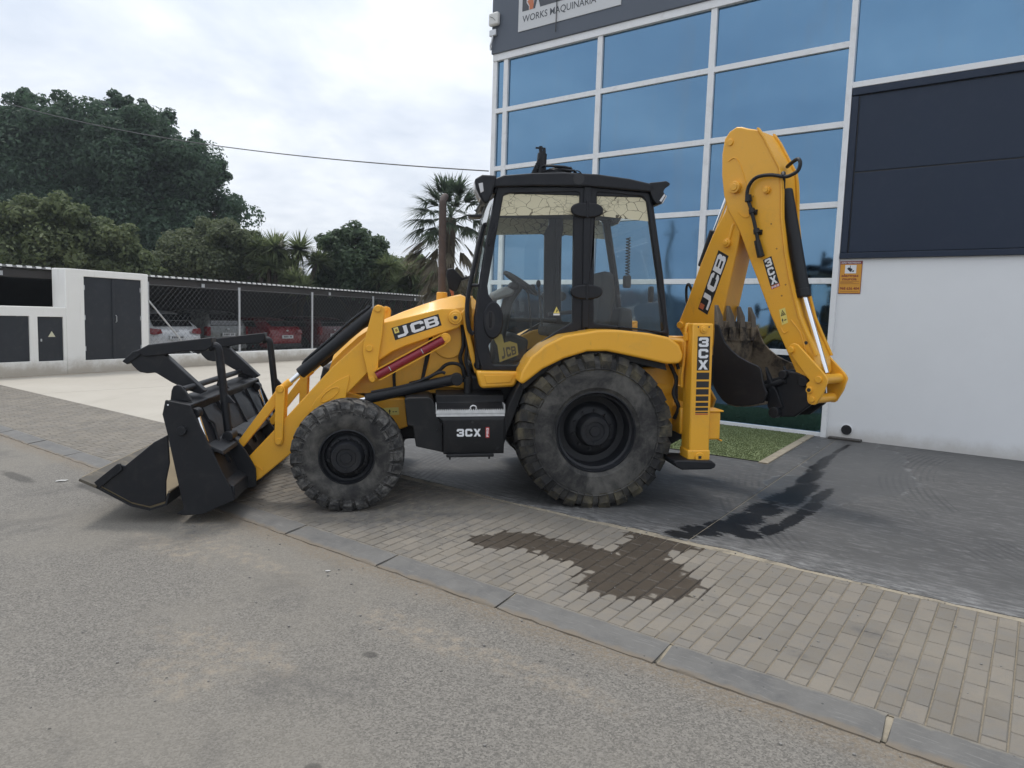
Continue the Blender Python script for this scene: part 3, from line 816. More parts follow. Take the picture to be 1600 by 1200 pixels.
# navy cassette cladding
MB().prism([(-2.468, 2.74), (7, 2.74), (7, 5.12), (-2.468, 5.12)], 11.11, 11.22).build('cladding_backing', INK, bld)
MB().prism([(-2.465, 5.02), (7, 5.02), (7, 5.12), (-2.465, 5.12)], VF - .03, 11.11).build('cladding_trim', NAVY, bld, bevel=.006)
MB().prism([(-2.465, 2.82), (-2.375, 2.82), (-2.375, 5.01), (-2.465, 5.01)], VF - .02, 11.11).build('cladding_trim', NAVY, bld, bevel=.006)
MB().prism([(-2.465, 2.735), (7, 2.735), (7, 2.815), (-2.465, 2.815)], VF - .05, 11.11).build('cladding_trim', NAVY, bld, bevel=.006)
for k in range(2):
    a = -2.36 + k * 4.6
    for z0, z1 in ((2.825, 3.942), (3.958, 5.008)):
        MB().prism([(a, z0), (a + 4.585, z0), (a + 4.585, z1), (a, z1)], VF, 11.12).build('cladding_panel', NAVY, bld, bevel=.006)
wl = MB().prism([(-2.47, 0.0), (7, 0.0), (7, 2.735), (-2.47, 2.735)], VF, 11.24).build('wall', WHITEWALL, bld)
MB().cyl((-2.20, 11.088, .262), (-2.20, 11.2, .262), .080, n=24).build('drain_pipe', ALU, bld)
MB().cyl((-2.20, 11.084, .258), (-2.20, 11.089, .258), .072, n=24).build('drain_black_disc', INK, bld)  # flush black disc painted as the shaded inside of the pipe
tag(MB(ST).box(-2.42, -1.98, 10.97, 11.09, .112, .145).build('drain_board', paint('wet_board', (.05, .045, .04), .5, var=.3), bevel=.006), 'dark wet board lying below the drain pipe', 'board')

# sign on the fascia; its upper half runs out of the picture
def streeted(u0, z0, v): return ST @ Matrix.Translation((u0, v, z0))
sg = thing('shop_sign', 'white sign board with dark lettering and an orange chevron on the fascia', 'sign', ST)
VS = VF - .052
MB().prism([(-8.43, 7.11), (-6.24, 7.11), (-6.24, 8.35), (-8.43, 8.35)], VS - .012, VS).build('board', paint('sign_white', (.56, .57, .58), .5, var=.03), sg)
SLATE = paint('slate_print', (.062, .068, .080), .5, var=.05); ORG = paint('orange_print', (.50, .16, .07), .5, var=.05)
fo = font_obj('lettering', 'WORKS MAQUINARIA', Matrix.Translation((-8.33, VS - .0145, 7.235)), 1.60, .145, SLATE, sg, 0.006)
lg = MB()
lg.prism([(-8.34, 7.46), (-8.19, 7.46), (-8.19, 7.52), (-8.25, 7.60), (-8.25, 8.2), (-8.34, 8.2)], VS - .016, VS - .012)
lg.prism([(-8.09, 7.46), (-8.05, 7.46), (-8.0, 7.62), (-8.0, 8.2), (-8.06, 8.2), (-8.06, 7.66)], VS - .016, VS - .012)
lg.prism([(-7.93, 7.46), (-7.34, 7.46), (-7.34, 7.56), (-7.80, 7.56), (-7.88, 7.64), (-7.88, 8.2), (-8.0, 8.2), (-7.98, 7.62)], VS - .016, VS - .012)
lg.build('logo_letter', SLATE, sg)
MB().prism([(-8.175, 7.46), (-8.10, 7.46), (-8.08, 7.52), (-8.09, 7.64), (-8.04, 7.78), (-8.04, 8.2), (-8.16, 8.2), (-8.16, 7.66), (-8.23, 7.62), (-8.175, 7.53)], VS - .016, VS - .012).build('chevron', ORG, sg)
tag(MB(ST).tube([(-7.55, VS - .03, 7.9), (-7.553, VS - .03, 7.4), (-7.556, VS - .03, 6.93)], .008, 6).build('loose_cable', INK), 'short black cable hanging down across the sign board', 'cable')
sb = thing('siren_box', 'white alarm siren box high on the corner of the grey fascia', 'siren', ST)
MB().box(-9.10, -8.87, VF - .15, VF - .05, 7.33, 7.57).build('housing', paint('siren_white', (.62, .62, .60), .4), sb, bevel=.035, seg=4)
MB().tube([(-9.06, VS - .10, 7.5), (-8.98, VS - .105, 7.46), (-8.92, VS - .105, 7.40)], .004, 5).build('seam', INK, sb)
sb = thing('junction_box', 'small grey junction box below the siren on the fascia corner', 'box', ST)
MB().box(-9.10, -8.94, VF - .11, VF - .05, 7.15, 7.27).build('housing', STEEL, sb, bevel=.012)
MB().tube([(-9.02, VS - .04, 7.15), (-9.03, VS - .05, 7.05), (-9.07, VS - .04, 6.98), (-9.07, VS - .03, 6.90)], .02, 7).build('conduit', STEEL, sb)
# alarm notice
an = thing('alarm_notice', 'orange alarm company notice with a camera picture on the white wall corner', 'notice', ST)
OR2 = paint('notice_orange', (.62, .29, .035), .45, var=.05)
MAR = paint('notice_maroon', (.20, .018, .022), .45, var=.05)
MB().prism([(-2.455, 2.235), (-2.16, 2.235), (-2.16, 2.70), (-2.455, 2.70)], VF - .008, VF - .002).build('sheet', MAR, an)
MB().prism([(-2.449, 2.243), (-2.166, 2.243), (-2.166, 2.655), (-2.449, 2.655)], VF - .010, VF - .008).build('field', OR2, an)
MB().prism([(-2.385, 2.525), (-2.235, 2.525), (-2.235, 2.645), (-2.385, 2.645)], VF - .0115, VF - .010).build('picture_field', WHT, an)
cb = MB(); cb.prism([(-2.358, 2.592), (-2.335, 2.612), (-2.285, 2.588), (-2.300, 2.545), (-2.315, 2.548)], VF - .013, VF - .0115)
cb.prism([(-2.285, 2.565), (-2.262, 2.570), (-2.268, 2.545), (-2.29, 2.55)], VF - .013, VF - .0115); cb.prism([(-2.320, 2.605), (-2.312, 2.602), (-2.312, 2.637), (-2.320, 2.637)], VF - .013, VF - .0115)
cb.build('camera_picture', INK, an)
for txt, u0, z0, w, h, m_ in (('ZONA VIDEOVIGILADA', -2.44, 2.665, .26, .024, WHT), ('alarmas', -2.425, 2.475, .225, .040, MAR), ('murcia', -2.410, 2.425, .19, .040, MAR), ('968 636 404', -2.435, 2.290, .255, .040, MAR)):
    font_obj('lettering', txt, Matrix.Translation((u0, VF - .0112 if m_ is MAR else VF - .0095, z0)), w, h, m_, an, 0.02)
lb = MB()
for z0, w in ((2.405, .25), (2.392, .17), (2.375, .25), (2.262, .25)): lb.prism([(-2.435, z0), (-2.435 + w, z0), (-2.435 + w, z0 + .006), (-2.435, z0 + .006)], VF - .0112, VF - .010)
lb.build('small_print', paint('brown_print', (.33, .13, .03), .5), an)

# ================================================================== YARD: METER WALL, FENCE, CARPORT, CARS
def lime():
    t = NT('whitewashed_wall'); p = t.pos(); z = t.n('ShaderNodeSeparateXYZ'); t.l(p, z.inputs[0])
    c = t.mix(t.noise(p, 1.8, 7, .65), (0.76, 0.745, 0.70), (0.86, 0.85, 0.82))
    low = t.math('SUBTRACT', 1.0, t.ss(t.math('MULTIPLY_ADD', t.noise(p, 3, 6, .7), -.5, z.outputs['Z']), -.1, .25))
    c = t.mix(t.math('MULTIPLY', low, .7), c, (0.33, 0.27, 0.19))
    drip = t.noise(t.vscale(p, (5, 5, .35)), 2.0, 6, .7)
    c = t.mix(t.math('MULTIPLY', t.ss(drip, .56, .78), .40), c, (0.36, 0.32, 0.25))
    t.bump(t.noise(p, 60, 4), .3, .004)
    t.set(Base_Color=c, Roughness=.88)
    return t.m
LIME = lime()
CABD = paint('cabinet_dark_blue', (0.017, 0.020, 0.026), 0.5, var=.3, scale=2, dirt=(.06, .06, .06), dirt_amt=.35)
NW = -16.20
def fbx(s0, s1, z0, z1): return [(s0, z0), (s1, z0), (s1, z1), (s0, z1)]
mw = thing('meter_wall', 'whitewashed masonry block with dark meter cabinet doors at the yard edge', 'wall', FE)
d1 = fbx(10.575, 12.05, .40, 2.358); d2 = fbx(9.51, 10.20, .415, 1.41); d3 = fbx(8.20, 9.335, .425, 1.42)
MB().plate(fbx(10.14, 12.24, .05, 2.52), [d1], NW - .5, NW).build('wall', LIME, mw, bevel=.015)
MB().plate(fbx(5.0, 10.139, .05, 1.63), [fbx(9.51, 10.07, .415, 1.41), d3, fbx(6.8, 8.0, .425, 1.42)], NW - .5, NW - .004).build('low_wall', LIME, mw, bevel=.015)
MB().box(10.50, 12.13, NW - .52, NW - .46, .3, 2.44).build('back_panel', CABD, mw)
hg_ = MB(); [hg_.cyl((a, NW - .03, z), (a, NW - .03, z + .11), .016, n=8) for a in (10.592, 12.033) for z in (.62, 1.35, 2.05)]; hg_.build_each('door_hinge', STEEL, mw)
dm = MB().prism(fbx(10.58, 11.295, .405, 2.352), NW - .06, NW - .03).build('cabinet_door', CABD, mw, bevel=.006)
MB().prism(fbx(11.305, 12.045, .405, 2.352), NW - .06, NW - .025).build('cabinet_door', CABD, mw, bevel=.006)
MB().prism(fbx(11.27, 11.33, .405, 2.352), NW - .025, NW - .012).build('door_strip', CABD, mw, bevel=.004)
hb = MB(); hb.tube([(11.36, NW - .02, 1.30), (11.36, NW + .015, 1.32), (11.36, NW + .015, 1.45), (11.36, NW - .02, 1.47)], .010, 6); hb.build('door_handle', STEEL, dm)
MB().prism(fbx(9.515, 10.065, .42, 1.405), NW - .06, NW - .03).build('cabinet_door', CABD, mw, bevel=.006)
MB().prism([(9.74, .96), (9.90, .96), (9.82, 1.09)], NW - .03, NW - .027).build('warning_triangle', paint('pale_triangle', (.60, .58, .42), .5), mw)
MB().prism([(9.57, .86), (9.60, .86), (9.60, .92), (9.57, .92)], NW - .03, NW - .015).build('lock', STEEL, mw)
MB().prism(fbx(8.205, 9.33, .43, 1.415), NW - .06, NW - .03).build('cabinet_door', CABD, mw, bevel=.006)
MB().prism(fbx(6.805, 7.995, .43, 1.415), NW - .06, NW - .03).build('cabinet_door', CABD, mw, bevel=.006)

lw = MB(FE).box(12.245, 34, NW - .22, NW, .05, .455)
tag(lw.build('boundary_wall', LIME, bevel=.02), 'low whitewashed wall carrying the chain-link fence', 'wall')
fn = thing('chain_link_fence', 'galvanised chain-link fence on the low white wall', 'fence', FE)
for s_ in (12.30, 15.30, 18.42, 21.75, 25.2, 28.6, 32):
    MB().cyl((s_, NW - .1, .44), (s_, NW - .1, 2.34), .035, n=10).build('post', STEEL, fn)
MB().cyl((12.28, NW - .06, 1.87), (13.26, NW - .06, .46 + .36), .022, n=8).build('brace', STEEL, fn)
MB().cyl((13.26, NW - .06, .82), (13.60, NW - .06, .47), .022, n=8).build('brace', STEEL, fn)
wm = MB(); PER = 0.075; n_ = int((33 - 12.3) / PER)
def wseg(a, b, w=.0042):
    d = Vector((b[0] - a[0], 0, b[1] - a[1])).normalized(); pr = Vector((-d.z, 0, d.x)) * (w / 2)
    y = NW - .1; k = len(wm.v)
    for (px, pz) in (a, b):
        wm.v += [(px + pr.x, y - w / 2, pz + pr.z), (px - pr.x, y - w / 2, pz - pr.z), (px, y + w / 2, pz)]
    wm.f += [(k, k + 3, k + 4, k + 1), (k + 1, k + 4, k + 5, k + 2), (k + 2, k + 5, k + 3, k)]
for i in range(n_):
    s0 = 12.3 + i * PER; z = .47; q = 0
    while z < 2.28:
        e_ = (q + i) % 2 == 0; wseg((s0 + (0 if e_ else PER), z), (s0 + (PER if e_ else 0), z + PER * 1.05), .0034); z += PER * 1.05; q += 1
for z in (.48, 1.35, 2.27): wseg((12.3, z), (33, z))
o = wm.build('wire_mesh', paint('mesh_wire', (.17, .175, .18), .5, metal=.3, var=.1), fn, recalc=False, smooth=0); o['kind'] = 'stuff'

DARKST = paint('dark_steelwork', (.030, .026, .024), .6, var=.2)
SHADE_SHEET = paint('shade_dark_roof_sheet', (.055, .053, .05), .5, var=.08)  # sheet colour darkened to imitate the shaded underside of the roof
SHADE_WALL = paint('shade_dark_yard_wall', (.035, .034, .034), .85, var=.3)  # carport shade put into the wall colour
cp = thing('carport', 'long low carport with a corrugated roof behind the chain-link fence', 'carport', FE)
FR = NW - .75
rb = MB()
s_ = 3.0
while s_ < 36:
    k = len(rb.v); z0, z1 = 2.495, 2.535
    prof = [(s_, z0), (s_ + .03, z1), (s_ + .13, z1), (s_ + .16, z0), (s_ + .21, z0)]
    for (a, z) in prof: rb.v += [(a, FR, z), (a, FR - 6.2, z + .25), (a, FR, z - .012), (a, FR - 6.2, z + .238)]
    for i in range(len(prof) - 1):
        b_ = k + i * 4
        rb.f += [(b_, b_ + 4, b_ + 5, b_ + 1), (b_ + 2, b_ + 3, b_ + 7, b_ + 6), (b_, b_ + 2, b_ + 6, b_ + 4)]
    s_ += .21
rb.build('roof_sheet', SHADE_SHEET, cp, smooth=0)
cr = MB(); s_ = 3.0
while s_ < 36:
    cr.prism([(s_ + .02, 2.497), (s_ + .03, 2.545), (s_ + .13, 2.545), (s_ + .14, 2.497)], FR + .012, FR - .04); s_ += .21
cr.build('rib_end', paint('rib_end_lit_white', (.82, .82, .80), .5), cp, smooth=0)  # white blocks painted as the lit dashes along the roof edge
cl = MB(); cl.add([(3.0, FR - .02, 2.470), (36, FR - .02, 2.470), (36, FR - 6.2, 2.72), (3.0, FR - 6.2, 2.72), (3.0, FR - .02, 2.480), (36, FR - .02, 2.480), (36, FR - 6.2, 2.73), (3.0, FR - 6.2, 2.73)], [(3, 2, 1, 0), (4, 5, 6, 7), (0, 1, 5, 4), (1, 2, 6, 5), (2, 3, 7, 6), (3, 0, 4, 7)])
cl.build('added_dark_ceiling', DARKST, cp)  # added dark ceiling under the ribs, imitates the unlit interior
MB().box(3.0, 36, FR - .18, FR - .06, 2.27, 2.46).build('front_beam', DARKST, cp, bevel=.01)
MB().box(3.0, 36, FR - 5.9, FR - 5.75, 2.45, 2.68).build('rear_beam', DARKST, cp)
for i, s_ in enumerate((5.0, 9.2, 14.6, 20.1, 25.6, 31)):
    MB().bar((s_, FR - .1, 2.36), (s_, FR - 6.1, 2.58), .10, .16).build('rafter', DARKST, cp)
    MB().box(s_ - .06, s_ + .06, FR - 5.88, FR - 5.76, .1, 2.45).build('post', DARKST, cp)
    MB().bar((s_, FR - 4.2, .9), (s_, FR - 1.1, 2.32), .07, .07).build('strut', DARKST, cp)
    MB().box(s_ - .05, s_ + .05, FR - .04, FR - .02, 2.30, 2.40).build('bracket', STEEL, cp)
tag(MB(FE).box(2.0, 38, FR - 6.6, FR - 6.3, 0, 2.72).build('yard_rear_wall', SHADE_WALL), 'rear wall closing the back of the carport, coloured dark to keep its shade', 'wall')
tag(MB(FE).box(1.6, 2.0, FR - 6.3, NW - .1, 0, 2.4).build('yard_end_wall', SHADE_WALL), 'dark end wall of the carport beyond the picture edge', 'wall')

# ---- parked cars, tails towards the fence
def car_paint(name, col): return paint(name, col, .28, var=.05, coat=.4, metal=.15)
TYB = paint('car_tyre', (.02, .02, .02), .8); DGL = paint('car_glass', (.012, .013, .015), .08, var=.1, spec=.7)
TAIL = paint('tail_lamp_red', (.17, .010, .013), .2, var=.1); PLW = paint('plate_white', (.62, .63, .64), .4); BUMP = paint('bumper_black', (.02, .02, .022), .6)
def car(label, col, s_, n_off, W=.88, H=1.46, L=4.2, up=0.0, boxy=False, plate='', group='cars parked in the carport', lamp_h=.86, rot=0):
    M = FE @ Matrix.Translation((s_, n_off, .11)) @ Matrix.Rotation(rot, 4, 'Z')
    r = thing('parked_car', label, 'car', M, group)
    pm = car_paint('car_paint', col)
    # stations run from tail (y = 0) to nose (y = -L)
    if boxy: st = [(0.0, .36, .80, .84), (-.05, .28, .98, 1.04), (-.16, .26, 1.02, H - .12), (-.34, .24, 1.04, H - .02), (-1.4, .22, 1.02, H), (-2.5, .22, .98, H - .05), (-3.05, .22, .96, 1.02), (-3.9, .24, .84, .90), (-L, .34, .66, .72)]
    else: st = [(0.0, .38, .70, .74), (-.05, .28, .90, .95), (-.14, .26, .97, 1.03), (-.55, .24, .99, H - .08), (-1.0, .22, .97, H - .01), (-1.8, .22, .94, H), (-2.5, .22, .92, H - .08), (-3.2, .22, .90, .97), (-3.9, .26, .78, .83), (-L, .36, .62, .66)]
    mb = MB(); m = 0
    for (y, zb, zl, zt) in st:
        cab = max(0.0, min(1.0, (zt - zl) / .4))
        taper = 1 - .10 * max(0, (-y - L * .8) / (L * .2)) - (.06 if y == 0 else 0)
        w = W * taper; wr = w * (1 - .24 * cab) * .97
        half = [(0, zb), (w * .86, zb), (w * .97, zb + .10), (w, (zb + zl) / 2), (w * .97, zl), (wr, zl + (zt - zl) * .82), (wr * .86, zt - .01), (0, zt)]
        ring = [(a, y, z) for a, z in half] + [(-a, y, z) for a, z in half[-2:0:-1]]
        m = len(ring); mb.v += ring
    for i in range(len(st) - 1):
        for j in range(m): mb.f.append((i * m + j, i * m + (j + 1) % m, (i + 1) * m + (j + 1) % m, (i + 1) * m + j))
    mb.f += [tuple(range(m)), tuple(range((len(st) - 1) * m, len(st) * m))]
    body = mb.build('body', pm, r, smooth=50)
    sub = body.modifiers.new('soft', 'SUBSURF'); sub.levels = 1; sub.render_levels = 1
    if boxy: rw_ = [(-.055, 1.04, W * .78), (-.17, H - .14, W * .70)]
    else: rw_ = [(-.135, 1.035, W * .74), (-.47, H - .13, W * .66)]
    (y0, z0, w0), (y1, z1, w1) = rw_
    q = MB(); off = .025
    q.add([(-w0, y0 + off, z0), (w0, y0 + off, z0), (w1, y1 + off, z1), (-w1, y1 + off, z1), (-w0, y0 - .02, z0), (w0, y0 - .02, z0), (w1, y1 - .02, z1), (-w1, y1 - .02, z1)],
          [(0, 1, 2, 3), (7, 6, 5, 4), (0, 4, 5, 1), (1, 5, 6, 2), (2, 6, 7, 3), (3, 7, 4, 0)])
    q.build('rear_window', DGL, r, bevel=.02)
    for sg_ in (-1, 1):
        lb_ = MB()
        if boxy: lb_.add([(sg_ * W * .99, .01, .72), (sg_ * W * .84, .03, .72), (sg_ * W * .84, .03, 1.0), (sg_ * W * .97, -.02, 1.02), (sg_ * W * 1.0, -.12, .74), (sg_ * W * .98, -.12, 1.0)], [(0, 1, 2, 3), (0, 3, 5, 4)])
        else: lb_.add([(sg_ * W * .55, .03, lamp_h - .02), (sg_ * W * .60, .02, lamp_h + .10), (sg_ * W * .97, -.06, lamp_h + .13), (sg_ * W * .99, -.02, lamp_h - .02), (sg_ * W * .85, .03, lamp_h - .06), (sg_ * W * 1.005, -.30, lamp_h + .14), (sg_ * W * 1.01, -.20, lamp_h + .02)], [(0, 1, 2, 3, 4), (3, 2, 5, 6)])
        lb_.build('tail_lamp', TAIL, r, smooth=0)
        sw = MB()
        sw.add([(sg_ * W * .965, -.62, 1.0), (sg_ * W * .965, -3.0, .98), (sg_ * W * .80, -2.35, H - .16), (sg_ * W * .79, -.95, H - .14)], [(0, 1, 2, 3)]); sw.v = [(a + sg_ * .02, b, c) for a, b, c in sw.v]
        sw.build('side_window', DGL, r, smooth=0)
        for yw in (-.82, -3.35):
            wh = MB(); cx = sg_ * (W - .09)
            ring = []
            for i in range(20):
                t_ = i * math.pi / 10
                for a, rr in ((-.10, .20), (-.10, .31), (.10, .31), (.12, .28), (.11, .20), (.07, .05)): ring.append((cx + sg_ * a, yw + rr * math.cos(t_), .31 + rr * math.sin(t_)))
            wh.v = ring
            for i in range(20):
                for k in range(5): wh.f.append((i * 6 + k, i * 6 + k + 1, ((i + 1) % 20) * 6 + k + 1, ((i + 1) % 20) * 6 + k))
            wh.build('wheel', TYB, r)
    MB().box(-W * .9, W * .9, -.10, .035, .27, .44).build('bumper', BUMP if not boxy else pm, r, bevel=.04)
    MB().prism([(-.26, .60 + up), (.26, .60 + up), (.26, .71 + up), (-.26, .71 + up)], .02, .045).build('number_plate', PLW, r)
    pn = MB()
    for i in range(7):
        if i == 4: continue
        pn.prism([(-.20 + i * .058, .63 + up), (-.165 + i * .058, .63 + up), (-.165 + i * .058, .69 + up), (-.20 + i * .058, .69 + up)], .045, .048)
    pn.build('plate_mark', INK, r)
    MB().ball((0, .02, .88 + up * .5), .05, 6, (1.2, .3, .6)).build('badge', STEEL, r)
    return r
car('white hatchback with red wraparound tail lamps behind the diagonal fence brace', (.62, .63, .64), 14.32, NW - 1.55, W=.90, H=1.52, up=.06)
car('dull silver estate car standing between the white and the red car', (.15, .16, .155), 16.80, NW - 2.2, W=.86, H=1.55, boxy=True, up=.10)
car('small dark red car with a white number plate behind the fence', (.20, .014, .020), 18.95, NW - 1.7, W=.80, H=1.36, L=3.7, up=.02, lamp_h=.80)
car('maroon and grey pickup-like car at the far end of the carport', (.085, .020, .026), 21.6, NW - 1.8, W=.86, H=1.42, boxy=True, up=.05)
car('dark car half hidden behind the meter wall', (.02, .02, .022), 11.6, NW - 3.2, W=.86, H=1.45)

# ================================================================== TREES
def leaf_mat(name, dark, light, tip=None):
    t = NT(name); p = t.pos()
    isl = t.n('ShaderNodeNewGeometry').outputs['Random Per Island']
    c = t.mix(isl, dark, light)
    c = t.mix(t.math('MULTIPLY', t.ss(t.noise(p, .35, 3), .45, .65), .5), c, tip or light)
    tr = t.n('ShaderNodeBsdfTranslucent'); t.l(c, tr.inputs[0])
    mx = t.n('ShaderNodeMixShader'); mx.inputs[0].default_value = .48
    t.set(Base_Color=c, Roughness=.6, Specular_IOR_Level=.35)
    t.l(t.b.outputs[0], mx.inputs[1]); t.l(tr.outputs[0], mx.inputs[2]); t.l(mx.outputs[0], t.out.inputs['Surface'])
    return t.m
BARK = paint('bark', (.07, .055, .042), .9, var=.35, scale=4, bump=.5)
def leaves_mesh(name, pts, nrm, size, rng, aspect=.55):
    """one bent leaf (two quads) at each point, facing roughly along nrm"""
    N = len(pts)
    t = rng.normal(size=(N, 3)); t -= nrm * (t * nrm).sum(1, keepdims=True); t /= np.linalg.norm(t, axis=1, keepdims=True) + 1e-9
    b = np.cross(nrm, t); s = size * rng.uniform(.65, 1.35, (N, 1)); w = s * aspect
    base = pts - t * s * .5; mid = pts + nrm * s * .10; tip = pts + t * s * .5
    V = np.stack([base, mid + b * w * .5, tip, mid - b * w * .5], 1).reshape(-1, 3)
    F = np.arange(N * 4).reshape(-1, 4)
    me = bpy.data.meshes.new(name)
    me.vertices.add(len(V)); me.vertices.foreach_set('co', V.ravel())
    me.loops.add(N * 4); me.loops.foreach_set('vertex_index', F.ravel())
    me.polygons.add(N); me.polygons.foreach_set('loop_start', np.arange(N) * 4); me.polygons.foreach_set('loop_total', np.full(N, 4))
    me.update(calc_edges=True)
    return me
def tree(name, label, base, mat, lumps, leaf, count, seed, trunk_r=.25, trunk_h=3.0, group=None, core_mat=None, category='tree'):
    """lumps: (x, y, z, rx, ry, rz) masses of the crown, each broken into many leafy clumps"""
    rng = np.random.default_rng(seed)
    root = thing(name, label, category, Matrix.Translation(base), group)
    P = []; Nn = []
    tot = sum(l[3] * l[5] + l[3] * l[4] + l[4] * l[5] for l in lumps)
    for (x, y, z, rx, ry, rz) in lumps:
        share = (rx * rz + rx * ry + ry * rz) / tot
        ncl = max(14, int(70 * share * len(lumps) ** .5 * 1.6))
        per = int(count * share / ncl)
        for _ in range(ncl):
            d = rng.normal(size=3); d /= np.linalg.norm(d)
            if d[2] < -.35: d[2] *= -.6
            rr = rng.uniform(.45, 1.0)
            c = np.array([x, y, z]) + d * rr * np.array([rx, ry, rz])
            cr_ = rng.uniform(.26, .46) * min(rx, ry, rz)
            q = rng.normal(size=(per, 3)); q /= np.linalg.norm(q, axis=1, keepdims=True)
            rad = rng.uniform(.35, 1.0, (per, 1)) ** .5
            P.append(c + q * rad * cr_ * np.array([1.1, 1.1, .85]))
            nn = q + rng.normal(size=(per, 3)) * .55 + np.array([0, 0, .35]); Nn.append(nn / np.linalg.norm(nn, axis=1, keepdims=True))
    P = np.concatenate(P); Nn = np.concatenate(Nn)
    o = bpy.data.objects.new('crown', leaves_mesh('crown', P, Nn, leaf, rng)); o.data.materials.append(mat); COL.objects.link(o); o.parent = root
    tb_ = MB()
    top = Vector((lumps[0][0], lumps[0][1], lumps[0][2]))
    tb_.tube(smooth_line([(0, 0, 0), (.1, 0, trunk_h * .5), (-.05, .1, trunk_h), tuple(top)], 4), trunk_r, 9, trunk_r * .35)
    for (x, y, z, rx, ry, rz) in lumps[1:]:
        tb_.tube(smooth_line([(0, 0, trunk_h * .7), ((x) * .5, y * .5, (trunk_h + z) * .5), (x, y, z)], 3), trunk_r * .5, 7, trunk_r * .12)
    tb_.build('trunk', BARK, root)
    return root
FICUS = leaf_mat('ficus_leaf', (.032, .064, .038), (.078, .132, .076), (.064, .112, .062))
BROAD = leaf_mat('broad_leaf', (.072, .10, .042), (.175, .21, .095), (.175, .20, .092))
OLIVE = leaf_mat('olive_leaf', (.066, .086, .042), (.16, .185, .098), (.14, .165, .078))
ROUND = leaf_mat('round_tree_leaf', (.048, .084, .042), (.13, .18, .095), (.11, .155, .080))
rt = random.Random(9)
fl = [(0, 0, 8.4, 5.2, 4.5, 4.6)]
for (x, z, r) in ((-5.4, 10.9, 2.2), (-4.0, 12.2, 1.7), (-1.6, 11.9, 2.0), (1.0, 12.3, 1.9), (3.0, 11.3, 2.0), (5.0, 9.6, 2.4), (6.4, 7.6, 2.2), (5.6, 5.2, 2.4), (-5.8, 8.0, 2.3), (-5.0, 5.4, 2.2), (-2.0, 6.0, 3.0), (2.0, 6.0, 3.0), (-3.0, 10.0, 3.2), (2.4, 9.6, 3.3), (0, 10.4, 3.0), (0.5, 3.6, 2.4)):
    fl.append((x, rt.uniform(-3.2, -1), z, r, r, r * 1.05))
for k_ in range(46):
    a_ = rt.uniform(0, 6.28); q_ = rt.uniform(.55, 1.0)
    xx = 6.3 * q_ * math.cos(a_); zz = 8.0 + 4.7 * q_ * math.sin(a_)
    fl.append((xx, rt.uniform(-4.4, -2.6) * (1 - .4 * q_), zz, rt.uniform(.8, 1.35), 1.1, rt.uniform(1.1, 1.9)))
for (x, z) in ((-6.6, 12.6), (-4.9, 13.9), (-3.2, 13.1), (-.8, 13.2), (.5, 13.9), (1.8, 13.6), (3.4, 12.7), (5.2, 11.4), (6.6, 9.9), (7.0, 8.0)):
    fl.append((x, -1.0, z, .75, .8, 1.15))
tree('ficus_tree', 'huge dark evergreen tree towering over the carport', (-25.4, 46, 0), FICUS, fl, .25, 230000, 1, .7, 3.5)
bl = [(0, 0, 3.8, 2.4, 2.0, 1.6)] + [(x, rt.uniform(-1.2, .6), z, r, r, r * .9) for x, z, r in ((-2.6, 4.6, 1.2), (-1.0, 5.0, 1.2), (.6, 5.1, 1.0), (1.9, 4.3, 1.1), (2.9, 3.5, 1.0), (-3.6, 3.8, 1.4), (-.2, 3.2, 1.6), (1.8, 3.0, 1.2), (3.4, 2.9, .8))]
tree('leafy_tree', 'bright green leafy tree rising above the carport at the picture edge', (-19.2, 30, 0), BROAD, bl, .20, 42000, 2, .2, 2.0)
ol = [(0, 0, 3.9, 2.5, 1.8, 1.5)] + [(x, rt.uniform(-1, .5), z, r, r, r * .9) for x, z, r in ((-1.6, 4.5, 1.1), (-.4, 5.0, 1.1), (.8, 4.9, 1.0), (1.6, 4.5, 1.0), (2.7, 4.0, .9), (-2.8, 3.6, .9), (2.2, 3.8, 1.0), (-2.2, 3.4, 1.0), (.5, 3.3, 1.3), (2.7, 3.1, .8))]
tree('olive_tree', 'rounded olive-green tree standing before the huge dark tree', (-14.2, 34, 0), OLIVE, ol, .17, 44000, 3, .2, 2.0)
rl = [(0, 0, 3.8, 1.7, 1.4, 1.3)] + [(x, rt.uniform(-.8, .4), z, r, r, r * .95) for x, z, r in ((-.9, 4.9, .8), (.1, 5.3, .75), (.9, 4.6, .8), (1.3, 3.6, .8), (-1.2, 3.7, .9), (.2, 3.0, 1.0), (1.9, 2.9, .7), (-1.6, 2.8, .8))]
tree('broadleaf_tree', 'dense green round-headed tree between the yuccas', (-7.9, 35, 0), ROUND, rl, .19, 34000, 4, .18, 2.0)
hl = [(x, 0, 2.7 + .3 * math.sin(x * 1.9), 1.5, 1.0, 1.2) for x in (-8, -6.5, -5, -3.5, -2, 0, 2, 4, 6, 8)]
tree('hedge', 'dark hedge filling in under the yuccas', (-11.5, 37, 0), ROUND, hl, .2, 36000, 5, .1, 1.0, category='hedge')
hl = [(x, 0, 2.5 + .35 * math.sin(x * 2.3), 1.3, 1.0, 1.25) for x in (-2.4, -1, 0.5, 2, 3.5, 5)]
tree('hedge', 'dark hedge behind the palm trunk', (-5.0, 36, 0), ROUND, hl, .2, 18000, 6, .1, 1.0, category='hedge')
gl_ = [(0, 0, 3.4, 1.2, .9, 1.1), (-.8, 0, 3.9, .8, .7, .8), (.3, 0, 4.1, .7, .6, .8), (1.3, 0, 3.2, .8, .7, .9), (2.0, .2, 2.8, .8, .7, .8)]
tree('leafy_tree', 'small green tree between the round-headed tree and the palm', (-5.3, 36, 0), BROAD, gl_, .18, 15000, 8, .12, 1.6)
